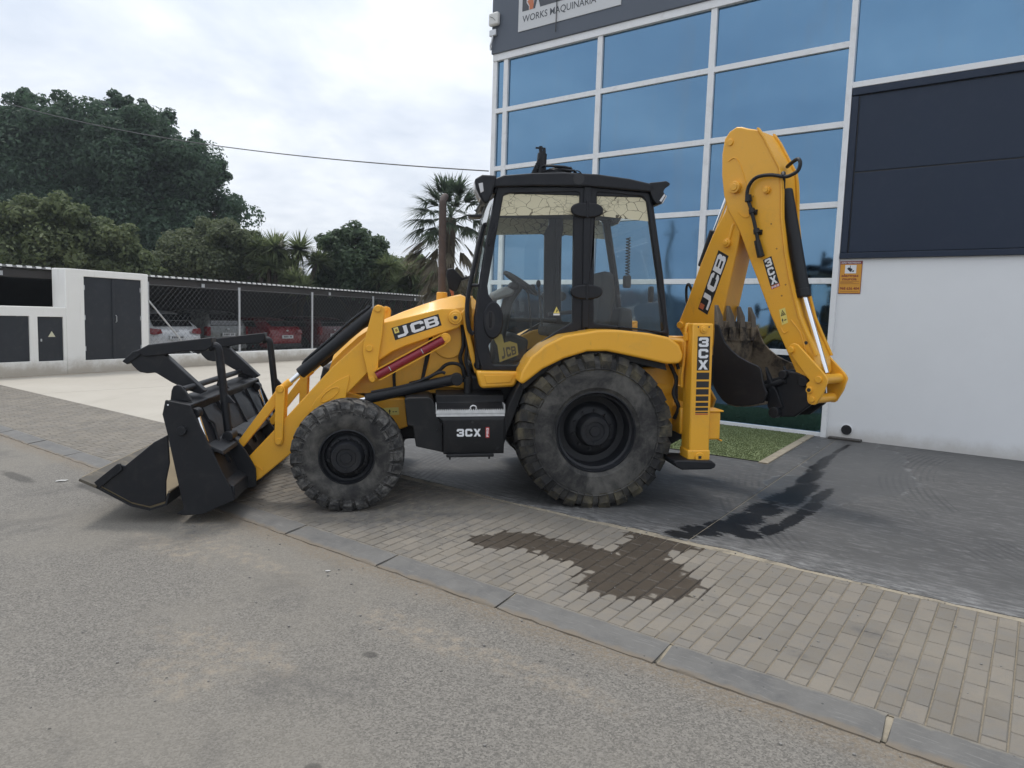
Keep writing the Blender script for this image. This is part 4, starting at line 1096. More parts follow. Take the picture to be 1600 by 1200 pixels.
# sky-gap filler far left: a second broad tree behind
bl2 = [(0, 0, 4.2, 2.6, 2.0, 1.8), (-2.4, 0, 4.0, 1.6, 1.4, 1.4), (2.4, 0, 3.6, 1.5, 1.3, 1.3)]
tree('leafy_tree', 'dark leafy tree cut by the picture edge beside the huge tree', (-24.6, 33, 0), ROUND, bl2, .22, 14000, 7, .2, 2.0)

YUC = leaf_mat('yucca_blade', (.075, .105, .042), (.20, .235, .11), (.17, .20, .09))
YUCD = leaf_mat('yucca_dry', (.12, .095, .055), (.22, .18, .11))
def blade(V, F, base, d, L, w, droop, rng, segs=3):
    side = np.cross(d, [0, 0, 1.0]); side /= np.linalg.norm(side) + 1e-9
    k = len(V); 
    for i in range(segs + 1):
        t_ = i / segs; p = base + d * L * t_ + np.array([0, 0, -droop * L * t_ * t_]); ww = w * (1 - t_ ** 1.5) + .002
        V.append(p - side * ww); V.append(p + side * ww)
    for i in range(segs): F.append((k + 2 * i, k + 2 * i + 1, k + 2 * i + 3, k + 2 * i + 2))
def yucca(label, base, heads, seed, flowers=()):
    rng = np.random.default_rng(seed)
    root = thing('yucca', label, 'yucca', Matrix.Translation(base), 'yuccas behind the carport')
    tb_ = MB()
    for (x, y, z, r) in heads:
        V = []; F = []
        for _ in range(340):
            d = rng.normal(size=3); d[2] = abs(d[2]) * .9 - .35; d /= np.linalg.norm(d)
            blade(V, F, np.array([x, y, z]) + d * .05, d, r * rng.uniform(.75, 1.1), r * .050, rng.uniform(.0, .35), rng)
        me = bpy.data.meshes.new('leaf_head'); me.from_pydata([tuple(v) for v in V], [], F); me.materials.append(YUC)
        o = bpy.data.objects.new('leaf_head', me); COL.objects.link(o); o.parent = root
        tb_.tube(smooth_line([(x * .25, 0, 0), (x * .7, y * .6, z * .55), (x, y, z)], 3), .13, 7, .09)
    tb_.build('trunk', BARK, root)
    for (x, y, z) in flowers:
        fb = MB()
        for _ in range(70):
            a, h, r = rng.uniform(0, 6.28), rng.uniform(0, .55), rng.uniform(0, .13)
            fb.ball((x + r * (1 - h) * math.cos(a), y + r * (1 - h) * math.sin(a), z + h), .035, 3)
        fb.build('flower_spike', paint('yucca_flower', (.42, .40, .30), .7), root, recalc=False)
yucca('tallest yucca clump with several pale green heads beside the olive tree', (-11.2, 33, 0), [(-.75, 0, 4.45, .95), (.15, -.3, 4.5, 1.05), (1.15, 0, 4.5, 1.05), (-.1, -.5, 3.7, .9), (.9, -.4, 3.6, .95), (1.9, .2, 4.0, .9)], 11, [(.5, -.6, 4.6)])
yucca('low flowering yucca in front of the tall clump', (-10.0, 32, 0), [(.05, 0, 3.0, .95), (.5, -.2, 2.7, .8)], 12, [(-.15, 0, 3.1), (.3, 0, 3.1)])
yucca('yucca beside the palm, half behind its dry fronds', (-5.0, 33, 0), [(.1, 0, 3.6, 1.0), (.7, 0, 3.1, .9), (-.4, 0, 3.0, .9)], 13, [(.1, -.3, 3.5)])

yucca('slim yucca rising between the round tree and the palm', (-6.1, 34, 0), [(0, 0, 3.9, .9), (.6, .2, 3.5, .85), (-.5, 0, 3.3, .8)], 14)
yucca('yucca tucked behind the olive tree, showing only its upper heads', (-13.0, 36, 0), [(0, 0, 4.9, .9), (.9, 0, 4.6, .9), (-.7, .2, 4.5, .8)], 15)

# ---- fan palm with a skirt of dead fronds
PALM = leaf_mat('palm_leaf', (.042, .068, .046), (.105, .138, .085), (.09, .12, .072))
PALMD = leaf_mat('dead_palm_leaf', (.10, .088, .060), (.20, .172, .118), (.16, .14, .095))
pr_ = thing('fan_palm', 'fan palm with a ragged skirt of dry fronds behind the exhaust stack', 'palm', Matrix.Translation((-2.75, 28, 0)))
rngp = np.random.default_rng(17)
def frond(center, d, L, rad, mat, name, droop=.25, nseg=26, spread=1.25, hang=.3, wf=.030):
    V = []; F = []
    d = np.array(d, float); d /= np.linalg.norm(d)
    up = np.array([0, 0, 1.0]); side = np.cross(d, up); side /= np.linalg.norm(side) + 1e-9
    nrm = np.cross(side, d)
    hub = center + d * L + np.array([0, 0, -droop * L])
    blade(V, F, center, (hub - center) / np.linalg.norm(hub - center), np.linalg.norm(hub - center), .028, 0, rngp, 2)
    d2 = d + np.array([0, 0, -droop * 1.2]); d2 /= np.linalg.norm(d2)
    for i in range(nseg):
        a = -spread + 2 * spread * i / (nseg - 1) + rngp.uniform(-.04, .04)
        q = d2 * math.cos(a) + side * math.sin(a) + nrm * .18 * math.cos(a * 2); q /= np.linalg.norm(q)
        blade(V, F, hub, q, rad * (1 - .22 * abs(a) / spread) * rngp.uniform(.85, 1.08), rad * wf, hang * rngp.uniform(.6, 1.6), rngp, 4)
    me = bpy.data.meshes.new(name); me.from_pydata([tuple(v) for v in V], [], F); me.materials.append(mat)
    o = bpy.data.objects.new(name, me); COL.objects.link(o); o.parent = pr_
HC = np.array([0.15, 0, 5.55])
for i in range(44):
    a = i * 2.39996; el = math.radians(78 - 108 * (i / 43.0))
    d = np.array([math.cos(a) * math.cos(el), math.sin(a) * math.cos(el), math.sin(el)])
    frond(HC, d, rngp.uniform(.85, 1.2), rngp.uniform(.95, 1.2), PALM, 'frond', droop=.12, nseg=34, wf=.034)
for i in range(46):
    a = i * 2.39996; z = 5.1 - 2.5 * (i / 45.0)
    d = np.array([math.cos(a) * .75, math.sin(a) * .75, -.45])
    frond(np.array([.1 + .12 * math.cos(a), .12 * math.sin(a), z]), d, rngp.uniform(.55, 1.0), rngp.uniform(.75, 1.0), PALMD, 'dead_frond', droop=.5, nseg=18, spread=.6, hang=.25, wf=.040)
for i in range(18):
    a = rngp.uniform(2.4, 4.2); z = rngp.uniform(4.3, 5.3)
    frond(np.array([0, 0, z]), np.array([math.cos(a) * .9, math.sin(a) * .4, -.1]), rngp.uniform(.8, 1.25), rngp.uniform(.7, 1.0), PALMD, 'dead_frond', droop=.55, nseg=12, spread=.45, hang=.2, wf=.035)
MB().tube([(0, 0, 0), (.05, 0, 2.5), (.15, 0, 5.5)], .28, 10, .22).build('trunk', BARK, pr_)

# ---- overhead cable and the street furniture mirrored in the glazing
cw = []
A_, B_ = Vector((-19.5, 27, 9.15)), Vector((-.60, 14.25, 4.60))
for i in range(41):
    t_ = i / 40; p = A_.lerp(B_, t_); p.z -= 4 * .38 * t_ * (1 - t_); cw.append(p)
cbm = MB(); cbm.tube(cw, .012, 6)
for k in range(0, 400):
    t_ = k / 400
tag(cbm.build('overhead_cable', paint('cable_black', (.05, .05, .052), .6)), 'black overhead cable running down to the building corner', 'cable')
CONC = paint('pole_concrete', (.26, .25, .235), .85, var=.2)
def st_pt(u, v): p = DU * u + DV * v; return (p.x, p.y, 0)
lp = thing('street_lamp', 'tall street lamp across the road seen mirrored in the glazing', 'street lamp', Matrix.Translation(st_pt(-20.1, -25.2)))
MB().cyl((0, 0, 0), (0, 0, 8), .09, .05, 10).build('pole', STEEL, lp)
MB().tube([(0, 0, 7.95), (.3, 0, 8.1), (.9, 0, 8.15)], .03, 6).build('arm', STEEL, lp)
MB().box(.7, 1.25, -.12, .12, 8.08, 8.18).build('lamp_head', STEEL, lp, bevel=.03)
up_ = thing('utility_pole', 'square concrete utility pole across the road seen mirrored in the glazing', 'utility pole', Matrix.Translation(st_pt(-22.5, -26)))
MB().cyl((0, 0, 0), (0, 0, 9), .26, .18, 4).build('pole', CONC, up_)
MB().box(-.9, .9, -.05, .05, 8.0, 8.1).build('crossarm', STEEL, up_)
for x in (-.8, .8): MB().cyl((x, 0, 8.1), (x, 0, 8.3), .05, .03, 8).build('insulator', CONC, up_)
tag(MB(ST).box(-90, 40, -30, -29.6, -.05, 1.9).build('roadside_wall', paint('roadside_wall', (.16, .155, .145), .9, var=.2)), 'long plain wall across the road behind the viewer', 'wall')
wh = thing('warehouse', 'low grey warehouse across the road behind the viewer', 'building', ST)
MB().box(-70, -34, -60, -40, 0, 4.2).build('wall', paint('warehouse_grey', (.20, .20, .205), .8), wh)
MB().prism([(-70.5, 4.2), (-33.5, 4.2), (-33.5, 4.5), (-52, 5.2), (-70.5, 4.5)], -60.4, -39.6).build('roof', paint('warehouse_roof', (.15, .15, .15), .7), wh)

hz = NT('thin_air'); hz.t.nodes.remove(hz.b)
pv = hz.n('ShaderNodeVolumePrincipled'); pv.inputs['Color'].default_value = (0.80, 0.88, 0.97, 1); pv.inputs['Density'].default_value = 0.0007; pv.inputs['Anisotropy'].default_value = 0.3
hz.l(pv.outputs[0], hz.out.inputs['Volume'])
tag(MB().box(-100, 100, -75, 80, -1.06, 18).build('haze', hz.m, smooth=0), 'thin summer haze in the air', kind='stuff')

# ================================================================== BACKHOE LOADER
bl_ = thing('backhoe_loader', 'yellow and black backhoe loader parked across the pavement', 'backhoe loader', MACH)
def both(f):
    """the same piece on the near (-1) and far (+1) side"""
    for sd_ in (-1, 1): f(sd_)
def ys(sd_, a, b): return (a * -sd_ * -1, b * -sd_ * -1) if sd_ > 0 else (-a, -b)

# ---- wheels
def wheel(name, cx, cz, yo, w, Rt, carc, r_sh, rim_r, nl, sd_, tmat, hub_r, disc_r, lug_w, parent, dish=.16):
    root = bpy.data.objects.new(name, None); COL.objects.link(root); root.parent = parent
    yc = sd_ * (yo - w / 2)          # centre plane of the tyre
    c = (cx, yc, cz); sg = 1 if sd_ < 0 else -1      # outward = -y on the near side
    h = w / 2
    prof = [(-h * .80, rim_r), (-h * .96, rim_r + .02), (-h * 1.02, (rim_r + carc) / 2), (-h * .98, carc - .06), (-h * .84, carc - .012), (-h * .4, carc + .004), (0, carc + .006), (h * .4, carc + .004), (h * .84, carc - .012), (h * .98, carc - .06), (h * 1.03, (rim_r + carc) / 2), (h * 1.0, rim_r + .045), (h * .93, rim_r + .03), (h * .90, rim_r + .012), (h * .80, rim_r)]
    MB().lathe(prof, c, 72, sg).build('tyre', TY_SIDE, root, smooth=40)
    # raised ring and lettering-like ridge on the sidewall
    rr = (rim_r + carc) / 2
    MB().lathe([(h * 1.0, rr + .055), (h * 1.045, rr + .050), (h * 1.045, rr + .044), (h * 1.0, rr + .040)], c, 72, sg).build('sidewall_ring', TY_SIDE, root)
    tb_ = MB()
    for side in (-1, 1):
        for i in range(nl):
            a0 = 2 * math.pi * (i + (.5 if side < 0 else 0)) / nl
            # stations: (axial, radius of top, radius of base, angle shift, half angle)
            hw = math.pi / nl * lug_w
            st = [(h * 1.015, r_sh, r_sh - .02, .0, hw * .62), (h * 1.075, carc - .045, carc - .11, .0, hw * .80), (h * .93, Rt - .012, carc - .05, hw * .10, hw * .92), (h * .45, Rt, carc - .02, hw * .75, hw * .80), (-h * .06, Rt, carc - .02, hw * 1.7, hw * .70)]
            k = len(tb_.v)
            for (ax, rt_, rb_, sh, hh) in st:
                for (rad, an) in ((rb_, -hh * 1.15), (rt_, -hh), (rt_, hh), (rb_, hh * 1.15)):
                    t_ = a0 + sh + an
                    tb_.v.append((c[0] + rad * math.cos(t_), c[1] - sg * side * ax, c[2] + rad * math.sin(t_)))
            for q in range(len(st) - 1):
                for j in range(3):
                    tb_.f.append((k + q * 4 + j, k + q * 4 + j + 1, k + (q + 1) * 4 + j + 1, k + (q + 1) * 4 + j))
            tb_.f += [(k, k + 1, k + 2, k + 3), (k + 16, k + 17, k + 18, k + 19)]
    tb_.build('tread', tmat, root, smooth=30)
    # dished rim, disc, hub and bolts
    d0 = h * .90
    MB().lathe([(d0, rim_r + .012), (d0 + .004, rim_r), (d0 - .02, rim_r - .012), (d0 - .035, rim_r - .016), (d0 - .045, rim_r - .034), (d0 - .07, rim_r - .038), (d0 - dish, rim_r - .045), (d0 - dish - .01, disc_r + .03), (d0 - dish + .03, disc_r), (d0 - dish + .045, disc_r - .03), (d0 - dish + .045, .0)], c, 64, sg).build('rim', BLK, root, smooth=30)
    hb_ = d0 - dish + .045
    MB().lathe([(hb_, hub_r + .012), (hb_ + .05, hub_r), (hb_ + .10, hub_r * .97), (hb_ + .115, hub_r * .90), (hb_ + .115, hub_r * .62), (hb_ + .105, hub_r * .58), (hb_ + .105, hub_r * .36), (hb_ + .118, hub_r * .32), (hb_ + .118, 0)], c, 48, sg).build('hub', BLK, root, smooth=30)
    for i in range(10):
        t_ = 2 * math.pi * i / 10 + .2; br = (hub_r + disc_r) / 2 - .004
        p = Vector((c[0] + br * math.cos(t_), c[1] - sg * hb_, c[2] + br * math.sin(t_)))
        MB().cyl(p, p + Vector((0, -sg * .028, 0)), .014, n=6).build('wheel_nut', BLK, root)
    hn = MB()
    for i in range(3):
        t_ = 2 * math.pi * i / 3 + .5; p = Vector((c[0] + hub_r * .75 * math.cos(t_), c[1] - sg * (hb_ + .10), c[2] + hub_r * .75 * math.sin(t_)))
        hn.cyl(p, p + Vector((0, -sg * .026, 0)), .012, n=6)
    hn.build_each('hub_plug', BLK, root)
    return root
for sd_ in (-1, 1):
    wheel('front_wheel', -2.135, .472, 1.045, .33, .478, .461, .385, .225, 24, sd_, TY_FTREAD, .135, .185, .80, bl_, .10)
    wheel('rear_wheel', -.012, .668, 1.125, .47, .695, .668, .555, .345, 26, sd_, TY_RTREAD, .138, .215, .68, bl_, .19)

# ---- chassis and engine cover
ch = MB(); ch.box(-2.55, 1.0, -.36, .36, .50, .92); ch.box(-1.1, .9, -.62, .62, .80, 1.12); ch.build('chassis', BLK, bl_, bevel=.02)
ax = MB(); ax.cyl((-2.135, -.78, .47), (-2.135, .78, .47), .10, n=14); ax.cyl((-.012, -.72, .668), (-.012, .72, .668), .17, n=16)
ax.box(-2.30, -1.98, -.20, .20, .36, .62); ax.tube([(-1.85, -.2, .45), (-1.7, -.15, .52), (-1.4, -.1, .60)], .07, 10); ax.build_each('axle', BLK, bl_, bevel=.015)
both(lambda s_: MB().prism([(-2.42, .60), (-1.712, .615), (-1.636, .64), (-1.663, .905), (-1.95, .90), (-2.18, .97), (-2.42, .97)], *sorted((s_ * .36, s_ * .50))).build('side_frame', YEL, bl_, bevel=.012))
# bonnet: flat sides, broad chamfer, crowned top
hx = [(-1.100, 1.842, 1.735), (-1.143, 1.862, 1.735), (-1.236, 1.842, 1.722), (-1.363, 1.808, 1.700), (-1.499, 1.762, 1.672), (-1.673, 1.698, 1.636), (-1.851, 1.622, 1.585), (-1.981, 1.566, 1.530), (-2.077, 1.512, 1.465), (-2.221, 1.378, 1.335), (-2.315, 1.292, 1.24), (-2.345, 1.18, 1.15)]
hm = MB()
for (x, zt, zs) in hx:
    hm.v += [(x, -.47, .95), (x, -.47, zs - .04), (x, -.462, zs), (x, -.36, zt - .012), (x, -.30, zt), (x, .30, zt), (x, .36, zt - .012), (x, .462, zs), (x, .47, zs - .04), (x, .47, .95)]
for i in range(len(hx) - 1):
    for j in range(9): hm.f.append((i * 10 + j, i * 10 + j + 1, (i + 1) * 10 + j + 1, (i + 1) * 10 + j))
hm.f += [tuple(range(10)), tuple(range((len(hx) - 1) * 10, len(hx) * 10))]
bonnet = hm.build('bonnet', YEL, bl_, smooth=28)
MB().prism([(-2.52, .70), (-2.36, .70), (-2.33, 1.16), (-2.40, 1.20)], -.42, .42).build('grille', BLKM, bl_, bevel=.02)
gr = MB()
for i in range(9): gr.box(-2.545 + i * .0165, -2.525 + i * .0165, -.38, .38, .74 + i * .05, .752 + i * .05)
gr.build_each('grille_slat', BLKM, bl_)
# battery-side panels visible under the arm
both(lambda s_: MB().prism([(-1.50, 1.02), (-1.107, .985), (-1.10, 1.02), (-1.13, 1.36), (-1.145, 1.60), (-1.30, 1.55), (-1.42, 1.35)], *sorted((s_ * .472, s_ * .515))).build('tower_plate', YEL, bl_, bevel=.012))
both(lambda s_: MB().prism([(-1.44, 1.47), (-1.52, 1.06), (-1.475, 1.06), (-1.405, 1.47)], *sorted((s_ * .47, s_ * .50))).build('hose_channel', BLKM, bl_, bevel=.006))
both(lambda s_: MB().cyl((-1.26, s_ * .47, 1.42), (-1.26, s_ * .535, 1.42), .15, n=28).build('tower_boss', YEL, bl_, bevel=.008))
both(lambda s_: MB().prism([(-1.155, 1.69), (-1.125, 1.72), (-1.00, 1.17), (-1.03, 1.14), (-1.075, 1.30)], *sorted((s_ * .60, s_ * .66))).build('cowl_edge', YEL, bl_, bevel=.008))
MB().tube(smooth_line([(-1.617, -.56, 1.045), (-1.483, -.58, 1.083), (-1.367, -.60, 1.15), (-1.29, -.61, 1.218), (-1.213, -.61, 1.232), (-1.145, -.62, 1.198), (-1.126, -.62, 1.10)], 4), .016, 8).build_each('hydraulic_hose', SLEEVE, bl_)
MB().tube(smooth_line([(-1.14, -.56, 1.58), (-1.13, -.58, 1.40), (-1.16, -.58, 1.28), (-1.12, -.58, 1.15), (-1.09, -.60, 1.02)], 4), .018, 8).build_each('hydraulic_hose', SLEEVE, bl_)
MB().tube(smooth_line([(-1.115, -.60, 1.62), (-1.10, -.62, 1.40), (-1.11, -.62, 1.25), (-1.075, -.64, 1.12), (-1.06, -.64, .96)], 4), .016, 8).build_each('hydraulic_hose', SLEEVE, bl_)
MB().tube([(-1.755, -.485, .99), (-1.76, -.485, 1.10), (-1.755, -.485, 1.20)], .014, 7).build_each('hydraulic_hose', SLEEVE, bl_)
vb = MB(); vb.cyl((-1.10, -.72, .97), (-1.10, -.72, 1.12), .035, n=12); vb.cyl((-1.10, -.72, 1.07), (-1.10, -.72, 1.10), .046, n=12); vb.build('filler_neck', BLKM, bl_)
# exhaust stack
ex = bpy.data.objects.new('exhaust_stack', None); COL.objects.link(ex); ex.parent = bl_
MB().tube(smooth_line([(-1.30, .35, 1.86), (-1.297, .35, 2.2), (-1.290, .35, 2.74), (-1.286, .36, 2.82), (-1.27, .40, 2.865), (-1.26, .46, 2.88)], 5), .040, 14, .035).build('pipe', RUST, ex)
MB().cyl((-1.30, .35, 1.76), (-1.30, .35, 1.90), .062, .054, 16).build('collar', YEL, ex, bevel=.01)

# ---- loader arms and their linkage
ARM = [(-1.215, 1.726), (-1.329, 1.725), (-1.835, 1.597), (-2.003, 1.464), (-2.283, 1.21), (-2.759, .689), (-3.073, .359), (-3.076, .132), (-2.921, .22), (-2.656, .437), (-2.402, .699), (-2.163, .968), (-1.994, 1.138), (-1.895, 1.252), (-1.768, 1.337), (-1.655, 1.387), (-1.315, 1.506), (-1.180, 1.555), (-1.150, 1.59), (-1.140, 1.645), (-1.155, 1.69), (-1.18, 1.712)]
LEV = [(-1.882, 1.754), (-1.914, 1.738), (-1.930, 1.707), (-2.015, 1.404), (-2.020, 1.339), (-1.972, 1.104), (-1.959, 1.077), (-1.936, 1.065), (-1.910, 1.077), (-1.896, 1.103), (-1.882, 1.301), (-1.848, 1.498), (-1.832, 1.708), (-1.845, 1.74)]
def pin(mb, x, z, y, s_, r, h=.022, n=18):
    mb.cyl((x, y, z), (x, y + s_ * h, z), r, r * .93, n)
def arm_side(s_):
    a = MB().prism(ARM, *sorted((s_ * .555, s_ * .66))).build('loader_arm', YEL, bl_, bevel=.010)
    MB().prism([(-2.498, .801), (-2.441, .909), (-2.351, 1.01), (-2.262, 1.078), (-2.145, 1.134), (-2.14, 1.10), (-2.17, .975), (-2.177, .884), (-2.41, .812)], *sorted((s_ * .66, s_ * .672))).build('gusset', YEL, a, bevel=.004)
    ov = MB(); pts = []
    for i in range(25):
        t_ = 2 * math.pi * i / 24; e1 = .095 * math.cos(t_); e2 = .036 * math.sin(t_)
        pts.append((-2.311 + e1 * .80 - e2 * .6, s_ * .674, .962 + e1 * .61 + e2 * .79))
    ov.tube(pts, .005, 6); ov.build('oval_rib', YEL, a)
    wl_ = MB(); wl_.tube([(-2.63, s_ * .662, .50), (-2.52, s_ * .662, .49)], .005, 6); wl_.tube([(-2.985, s_ * .662, .22), (-2.965, s_ * .662, .345), (-2.90, s_ * .662, .29)], .006, 6); wl_.tube([(-1.72, s_ * .662, .0 + 1.366), (-1.72, s_ * .662, 1.37)], .002, 4); wl_.build_each('weld', YEL, a)
    b = MB(); pin(b, -1.208, 1.645, s_ * .655, s_, .064, .035, 28); pin(b, -1.208, 1.645, s_ * .69, s_, .042, .012, 24); b.build('pivot_boss', YEL, a, bevel=.004)
    b = MB(); b.cyl((-1.208, s_ * .695, 1.645), (-1.208, s_ * .7035, 1.645), .017, n=14); b.build('pivot_socket', INK, a)
    MB().cyl((-3.0, s_ * .50, .235), (-3.0, s_ * .70, .235), .045, n=18).build('hinge_pin', BLK, a)
    lv = MB(); lv.prism(LEV, *sorted((s_ * .680, s_ * .700))); lv.build('bell_crank', YEL, bl_, bevel=.005)
    lv2 = MB().prism(LEV, *sorted((s_ * .520, s_ * .540))).build('bell_crank', YEL, bl_, bevel=.005)
    p_ = MB()
    for x, z, r in ((-1.884, 1.717, .030), (-1.962, 1.372, .031), (-1.938, 1.099, .026)): pin(p_, x, z, s_ * .698, s_, r, .018)
    for x, z in ((-1.884, 1.717), (-1.938, 1.099), (-1.962, 1.372)): p_.cyl((x, s_ * .50, z), (x, s_ * .69, z), .022, n=12)
    p_.build_each('crank_pin', YEL, bl_, bevel=.003)
    tc = bpy.data.objects.new('tilt_cylinder', None); COL.objects.link(tc); tc.parent = bl_
    MB().cyl((-1.905, s_ * .61, 1.700), (-2.575, s_ * .61, 1.142), .052, n=20).build('barrel', SLEEVE, tc, bevel=.01)
    MB().tube(smooth_line([(-1.96, s_ * .61, 1.735), (-2.12, s_ * .61, 1.615), (-2.30, s_ * .61, 1.455), (-2.52, s_ * .61, 1.265), (-2.545, s_ * .61, 1.215)], 4), .013, 7).build('hose', SLEEVE, tc)
    MB().cyl((-2.56, s_ * .61, 1.155), (-2.70, s_ * .61, 1.030), .024, n=14).build('rod', CHROME, tc)
    MB().cyl((-2.655, s_ * .61, 1.075), (-2.735, s_ * .61, 1.008), .034, n=14).build('rod_end', YEL, tc, bevel=.005)
    lk = MB().prism([(-2.732, 1.049), (-2.757, 1.040), (-2.770, 1.016), (-2.792, .556), (-2.782, .526), (-2.758, .514), (-2.730, .522), (-2.719, .545), (-2.692, 1.015), (-2.707, 1.040)], *sorted((s_ * .665, s_ * .690))).build('link_plate', YEL, bl_, bevel=.005)
    MB().prism([(-2.732, 1.049), (-2.770, 1.016), (-2.792, .556), (-2.758, .514), (-2.719, .545), (-2.692, 1.015)], *sorted((s_ * .545, s_ * .525))).build('link_plate', YEL, bl_, bevel=.005)
    p_ = MB(); pin(p_, -2.730, 1.010, s_ * .69, s_, .026, .014); pin(p_, -2.755, .554, s_ * .69, s_, .026, .014); p_.cyl((-2.73, s_ * .52, 1.01), (-2.73, s_ * .69, 1.01), .03, n=12); p_.build_each('link_pin', YEL, lk)
    MB().prism([(-2.735, 1.03), (-2.775, 1.0), (-3.108, .552), (-3.112, .525), (-3.085, .495), (-3.06, .505), (-2.72, .93)], *sorted((s_ * .59, s_ * .645))).build('tilt_link', YEL, bl_, bevel=.007)
    ss_ = bpy.data.objects.new('safety_strut', None); COL.objects.link(ss_); ss_.parent = bl_
    A1, B1 = Vector((-1.315, s_ * .715, 1.452)), Vector((-1.90, s_ * .715, 1.132))
    dr = (B1 - A1).normalized(); up2 = Vector((-dr.z, 0, dr.x)) * s_ * 0 + Vector((dr.z, 0, -dr.x))
    MB().cyl(A1, B1, .036, n=18).build('red_tube', RED, ss_)
    for k in (-1, 1): MB().bar(A1 + up2 * .046 * k, B1 + up2 * .046 * k, .07, .008, up2).build('channel', YEL, ss_)
    MB().cyl((-1.297, s_ * .67, 1.462), (-1.297, s_ * .735, 1.462), .047, n=22).build('strut_eye', YEL, ss_, bevel=.004)
    q = MB(); pin(q, -1.297, 1.462, s_ * .735, s_, .024, .012); q.build('strut_pin', YEL, ss_)
    for f_ in (.32, .80):
        pc = A1.lerp(B1, f_) + Vector((0, s_ * .037, 0)); MB().bar(pc - up2 * .022, pc + up2 * .022, .006, .006).build('clip', STEEL, ss_)
    lc = bpy.data.objects.new('lift_cylinder', None); COL.objects.link(lc); lc.parent = bl_
    MB().cyl((-1.27, s_ * .71, 1.085), (-2.00, s_ * .71, .925), .047, n=20).build('barrel', SLEEVE, lc, bevel=.01)
    MB().cyl((-1.198, s_ * .66, 1.098), (-1.198, s_ * .765, 1.098), .056, n=20).build('eye', SLEEVE, lc, bevel=.008)
    MB().cyl((-1.21, s_ * .71, 1.095), (-1.30, s_ * .71, 1.078), .050, n=16).build('gland', SLEEVE, lc)
    MB().cyl((-2.0, s_ * .71, .925), (-2.30, s_ * .71, .855), .022, n=12).build('rod', CHROME, lc)
    MB().tube(smooth_line([(-1.30, s_ * .72, 1.15), (-1.36, s_ * .72, 1.155), (-1.60, s_ * .715, 1.055), (-1.95, s_ * .715, .985)], 4), .014, 7).build('hose', SLEEVE, lc)
    return a
arm_near = arm_side(-1); arm_side(1)
ct = MB(); ct.cyl((-2.60, -.555, .62), (-2.60, .555, .62), .06, n=18); ct.cyl((-1.208, -.555, 1.645), (-1.208, .555, 1.645), .05, n=16); ct.build('arm_cross_tube', YEL, bl_)
JQ = [(-1.739, 1.441), (-1.328, 1.575), (-1.358, 1.676), (-1.771, 1.549)]
for s_, arm in ((-1, arm_near),):
    MB().flat([JQ], -.6615).build('decal', INK, arm, smooth=0)
    letters(MB(), 'JCB', JQ, -.6625, (.07, .10, .96, .90), .025).build('lettering', WHT, arm, smooth=0)
    EQ = [quad_map(JQ, *p) for p in ((.035, .50), (.13, .50), (.13, .95), (.035, .95))]
    MB().flat([EQ], -.6628).build('emblem', LEMON, arm, smooth=0)
    MB().flat([[quad_map(EQ, *p) for p in ((.3, .2), (.8, .3), (.7, .75), (.25, .7))]], -.6632).build('emblem_mark', paint('emblem_brown', (.30, .15, .03), .5), arm, smooth=0)
# warning plate by the front wheel
wp = MB().flat([[(-1.90, .742), (-1.715, .752), (-1.720, .822), (-1.90, .815)]], -.502).build('warning_plate', LEMON, bl_, smooth=0)
wq = MB(); wq.flat([[(-1.895, .752), (-1.825, .755), (-1.858, .812)], [(-1.881, .761), (-1.859, .797), (-1.838, .763)]], -.503)
wq.flat([[(-1.864, .766), (-1.854, .766), (-1.854, .785), (-1.864, .785)]], -.503); wq.flat([[(-1.805, .760), (-1.797, .760), (-1.797, .782), (-1.790, .782), (-1.801, .805), (-1.812, .782), (-1.805, .782)]], -.503)
wq.flat([[(-1.775, .776), (-1.760, .776), (-1.760, .783), (-1.775, .783)]], -.503); wq.flat([[(-1.752, .777), (-1.735, .777), (-1.735, .784), (-1.752, .784)]], -.503)
wq.build('warning_mark', INK, wp, smooth=0)

# ---- step tank
tk = bpy.data.objects.new('side_tank', None); COL.objects.link(tk); tk.parent = bl_
MB().prism([(-1.654, .949), (-1.617, .962), (-1.447, .965), (-1.418, .945), (-1.393, .878), (-1.33, .79), (-1.325, .478), (-1.339, .486), (-1.559, .539), (-1.585, .714), (-1.632, .721)], -.955, -.45).build('front_box', BLKM, tk, bevel=.02)
def tank_shell(mb):
    # upright face with a rolled upper lip, drawn as (y, z) and run along x
    prof = [(-.62, .995), (-.80, .962), (-.805, .90), (-.955, .845), (-.965, .815), (-1.0, .775), (-1.0, .745), (-1.0, .575), (-.975, .47), (-.60, .455)]
    xs = [(-1.325, 0), (-.80, 0)]
    n = len(prof)
    for x, _ in xs: mb.v += [(x if z < .80 else (x - .06 if x < -1 else x + .02), y, z) for y, z in prof]
    for j in range(n - 1): mb.f.append((j, j + 1, n + j + 1, n + j))
    mb.f += [tuple(range(n)), tuple(range(2 * n - 1, n - 1, -1)), (n - 1, 0, n, 2 * n - 1)]
    return mb
tk1 = tank_shell(MB()).build('tank_body', BLKM, tk, bevel=.008)
MB().box(-1.30, -.89, -1.012, -.97, .448, .475).build('bottom_rail', BLKM, tk, bevel=.008)
b_ = MB(); b_.cyl((-1.27, -1.0, .43), (-1.27, -1.0, .45), .008, n=8); b_.cyl((-.93, -1.0, .43), (-.93, -1.0, .45), .008, n=8); b_.build_each('drain_bolt', BLK, tk)
MB().prism([(-.83, .77), (-.79, .80), (-.785, .60), (-.80, .55), (-.87, .485), (-.885, .50)], -.99, -.60).build('rear_box', BLKM, tk, bevel=.01)
MB().prism([(-.84, .60), (-.79, .60), (-.71, .80), (-.63, 1.02), (-.60, 1.09), (-.66, 1.09), (-.72, .98), (-.80, .80)], -.98, -.70).build('mud_flap', BLKM, tk, bevel=.008)
b_ = MB()
